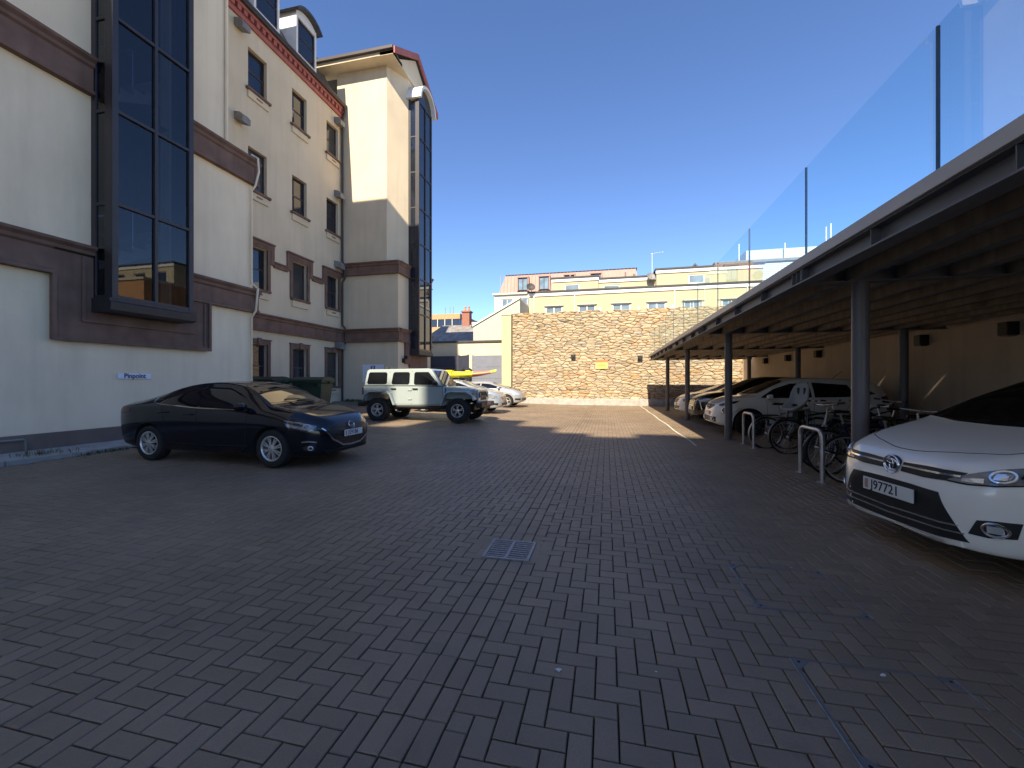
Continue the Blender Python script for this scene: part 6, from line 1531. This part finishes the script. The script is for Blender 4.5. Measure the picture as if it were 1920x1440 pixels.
# ------------------------------------------------------------------ wheeled bins
def bin_(label, loc, rz):
    t = thing('wheeled_bin', label, 'bin', loc, rz, 'green wheeled bins')
    def ringbox(levels): 
        b = MB(); V = []
        for (z, hx, hy) in levels: V += [(-hx, -hy, z), (hx, -hy, z), (hx, hy, z), (-hx, hy, z)]
        n = len(levels); b.add(V, [(4 * i + j, 4 * i + (j + 1) % 4, 4 * i + 4 + (j + 1) % 4, 4 * i + 4 + j) for i in range(n - 1) for j in range(4)] + [(0, 1, 2, 3), tuple(4 * (n - 1) + j for j in (3, 2, 1, 0))]); return b
    ringbox([(.18, .50, .30), (.3, .54, .33), (1.12, .62, .40), (1.14, .67, .45), (1.22, .67, .45)]).build('body', 'bin_green', t, bevel=.025)
    b = MB(); n = 8; V = []
    for i in range(n + 1):
        y = -.47 + .94 * i / n; z = 1.24 + .14 * math.sin(math.pi * min(max((i + .6) / (n + 1.2), 0), 1)) 
        V += [(-.69, y, z), (.69, y, z)]
    b.add(V + [(v[0], v[1], 1.222) for v in V], [(2 * i, 2 * i + 1, 2 * i + 3, 2 * i + 2) for i in range(n)] + [(2 * i, 2 * i + 2, 2 * (n + 1) + 2 * i + 2, 2 * (n + 1) + 2 * i) for i in range(n)] + [(2 * i + 1, 2 * (n + 1) + 2 * i + 1, 2 * (n + 1) + 2 * i + 3, 2 * i + 3) for i in range(n)] + [(0, 2 * n + 2, 2 * n + 3, 1), (2 * n, 2 * n + 1, 4 * n + 3, 4 * n + 2)])
    b.build('lid', 'bin_green', t, smooth=40)
    for k in range(11):
        b = MB(); x = -.55 + k * .11; b.box(x - .012, x + .012, -.47, -.40, 1.0, 1.14); b.build('rib', 'bin_green', t)
    for sx in (-1, 1):
        b = MB(); b.cyl((sx * .67, 0, 1.17), (sx * .75, 0, 1.17), .03, 10); b.build('trunnion', 'bin_green', t)
        for sy in (-1, 1):
            b = MB(); b.cyl((sx * .42 - .03, sy * .26, .09), (sx * .42 + .03, sy * .26, .09), .09, 16); b.build('castor', 'black_plastic', t, smooth=40)
bin_('green wheeled bin nearer the downpipe, right one of the pair', (-11.45, 14.35, gz(-11.4, 14) + .15), R(4))
bin_('green wheeled bin half hidden behind the dark saloon, left of the pair', (-12.75, 13.5, gz(-12.7, 13.5) + .15), R(-3))

# ------------------------------------------------------------------ weeds
def weeds(name, label, pts, n, h, m, grp, seed, leaf=.5):
    rr_ = random.Random(seed); b = MB()
    for _ in range(n):
        px_, py_, pz_ = rr_.choice(pts); x = px_ + rr_.gauss(0, .12); y = py_ + rr_.gauss(0, .14); a = rr_.uniform(0, 6.28); l = h * rr_.uniform(.3, 1.0); wv = .006 + .02 * leaf * rr_.random(); ln_ = rr_.uniform(.2, .8)
        dx, dy = math.cos(a), math.sin(a); P = Vector((x, y, pz_))
        m1 = P + Vector((dx * l * ln_ * .4, dy * l * ln_ * .4, l * .6)); e = P + Vector((dx * l * ln_, dy * l * ln_, l * rr_.uniform(.6, 1)))
        sd_ = Vector((-dy, dx, 0)) * wv
        b.add([P - sd_ * .5, P + sd_ * .5, m1 + sd_, m1 - sd_, e], [(0, 1, 2, 3), (3, 2, 4)])
    o = b.build(name, m, fix=False); tag(o, label, 'weeds', grp); return o
weeds('weed_tuft', 'thin green weeds growing along the kerb behind the saloon', [(-10.02, 6.0 + .12 * i, .02) for i in range(12)], 420, .12, 'weed', 'weeds', 3, .3)
weeds('weed_tuft', 'sparse dry weeds on the pavement edge at the left', [(-10.3, 5.4 + .1 * i, .125) for i in range(5)], 90, .13, 'weed_dry', 'weeds', 4, .2)
weeds('leafy_plant', 'bushy green plants at the foot of the pavilion behind the off-roader', [(-12.6 + .16 * i, 20.3, .38) for i in range(9)], 500, .55, 'weed', 'weeds', 5, 1.4)
weeds('leafy_plant', 'low green growth between the bins and the downpipe', [(-14.0 + .2 * i, 20.2, .38) for i in range(7)], 350, .22, 'weed', 'weeds', 6, 1.0)
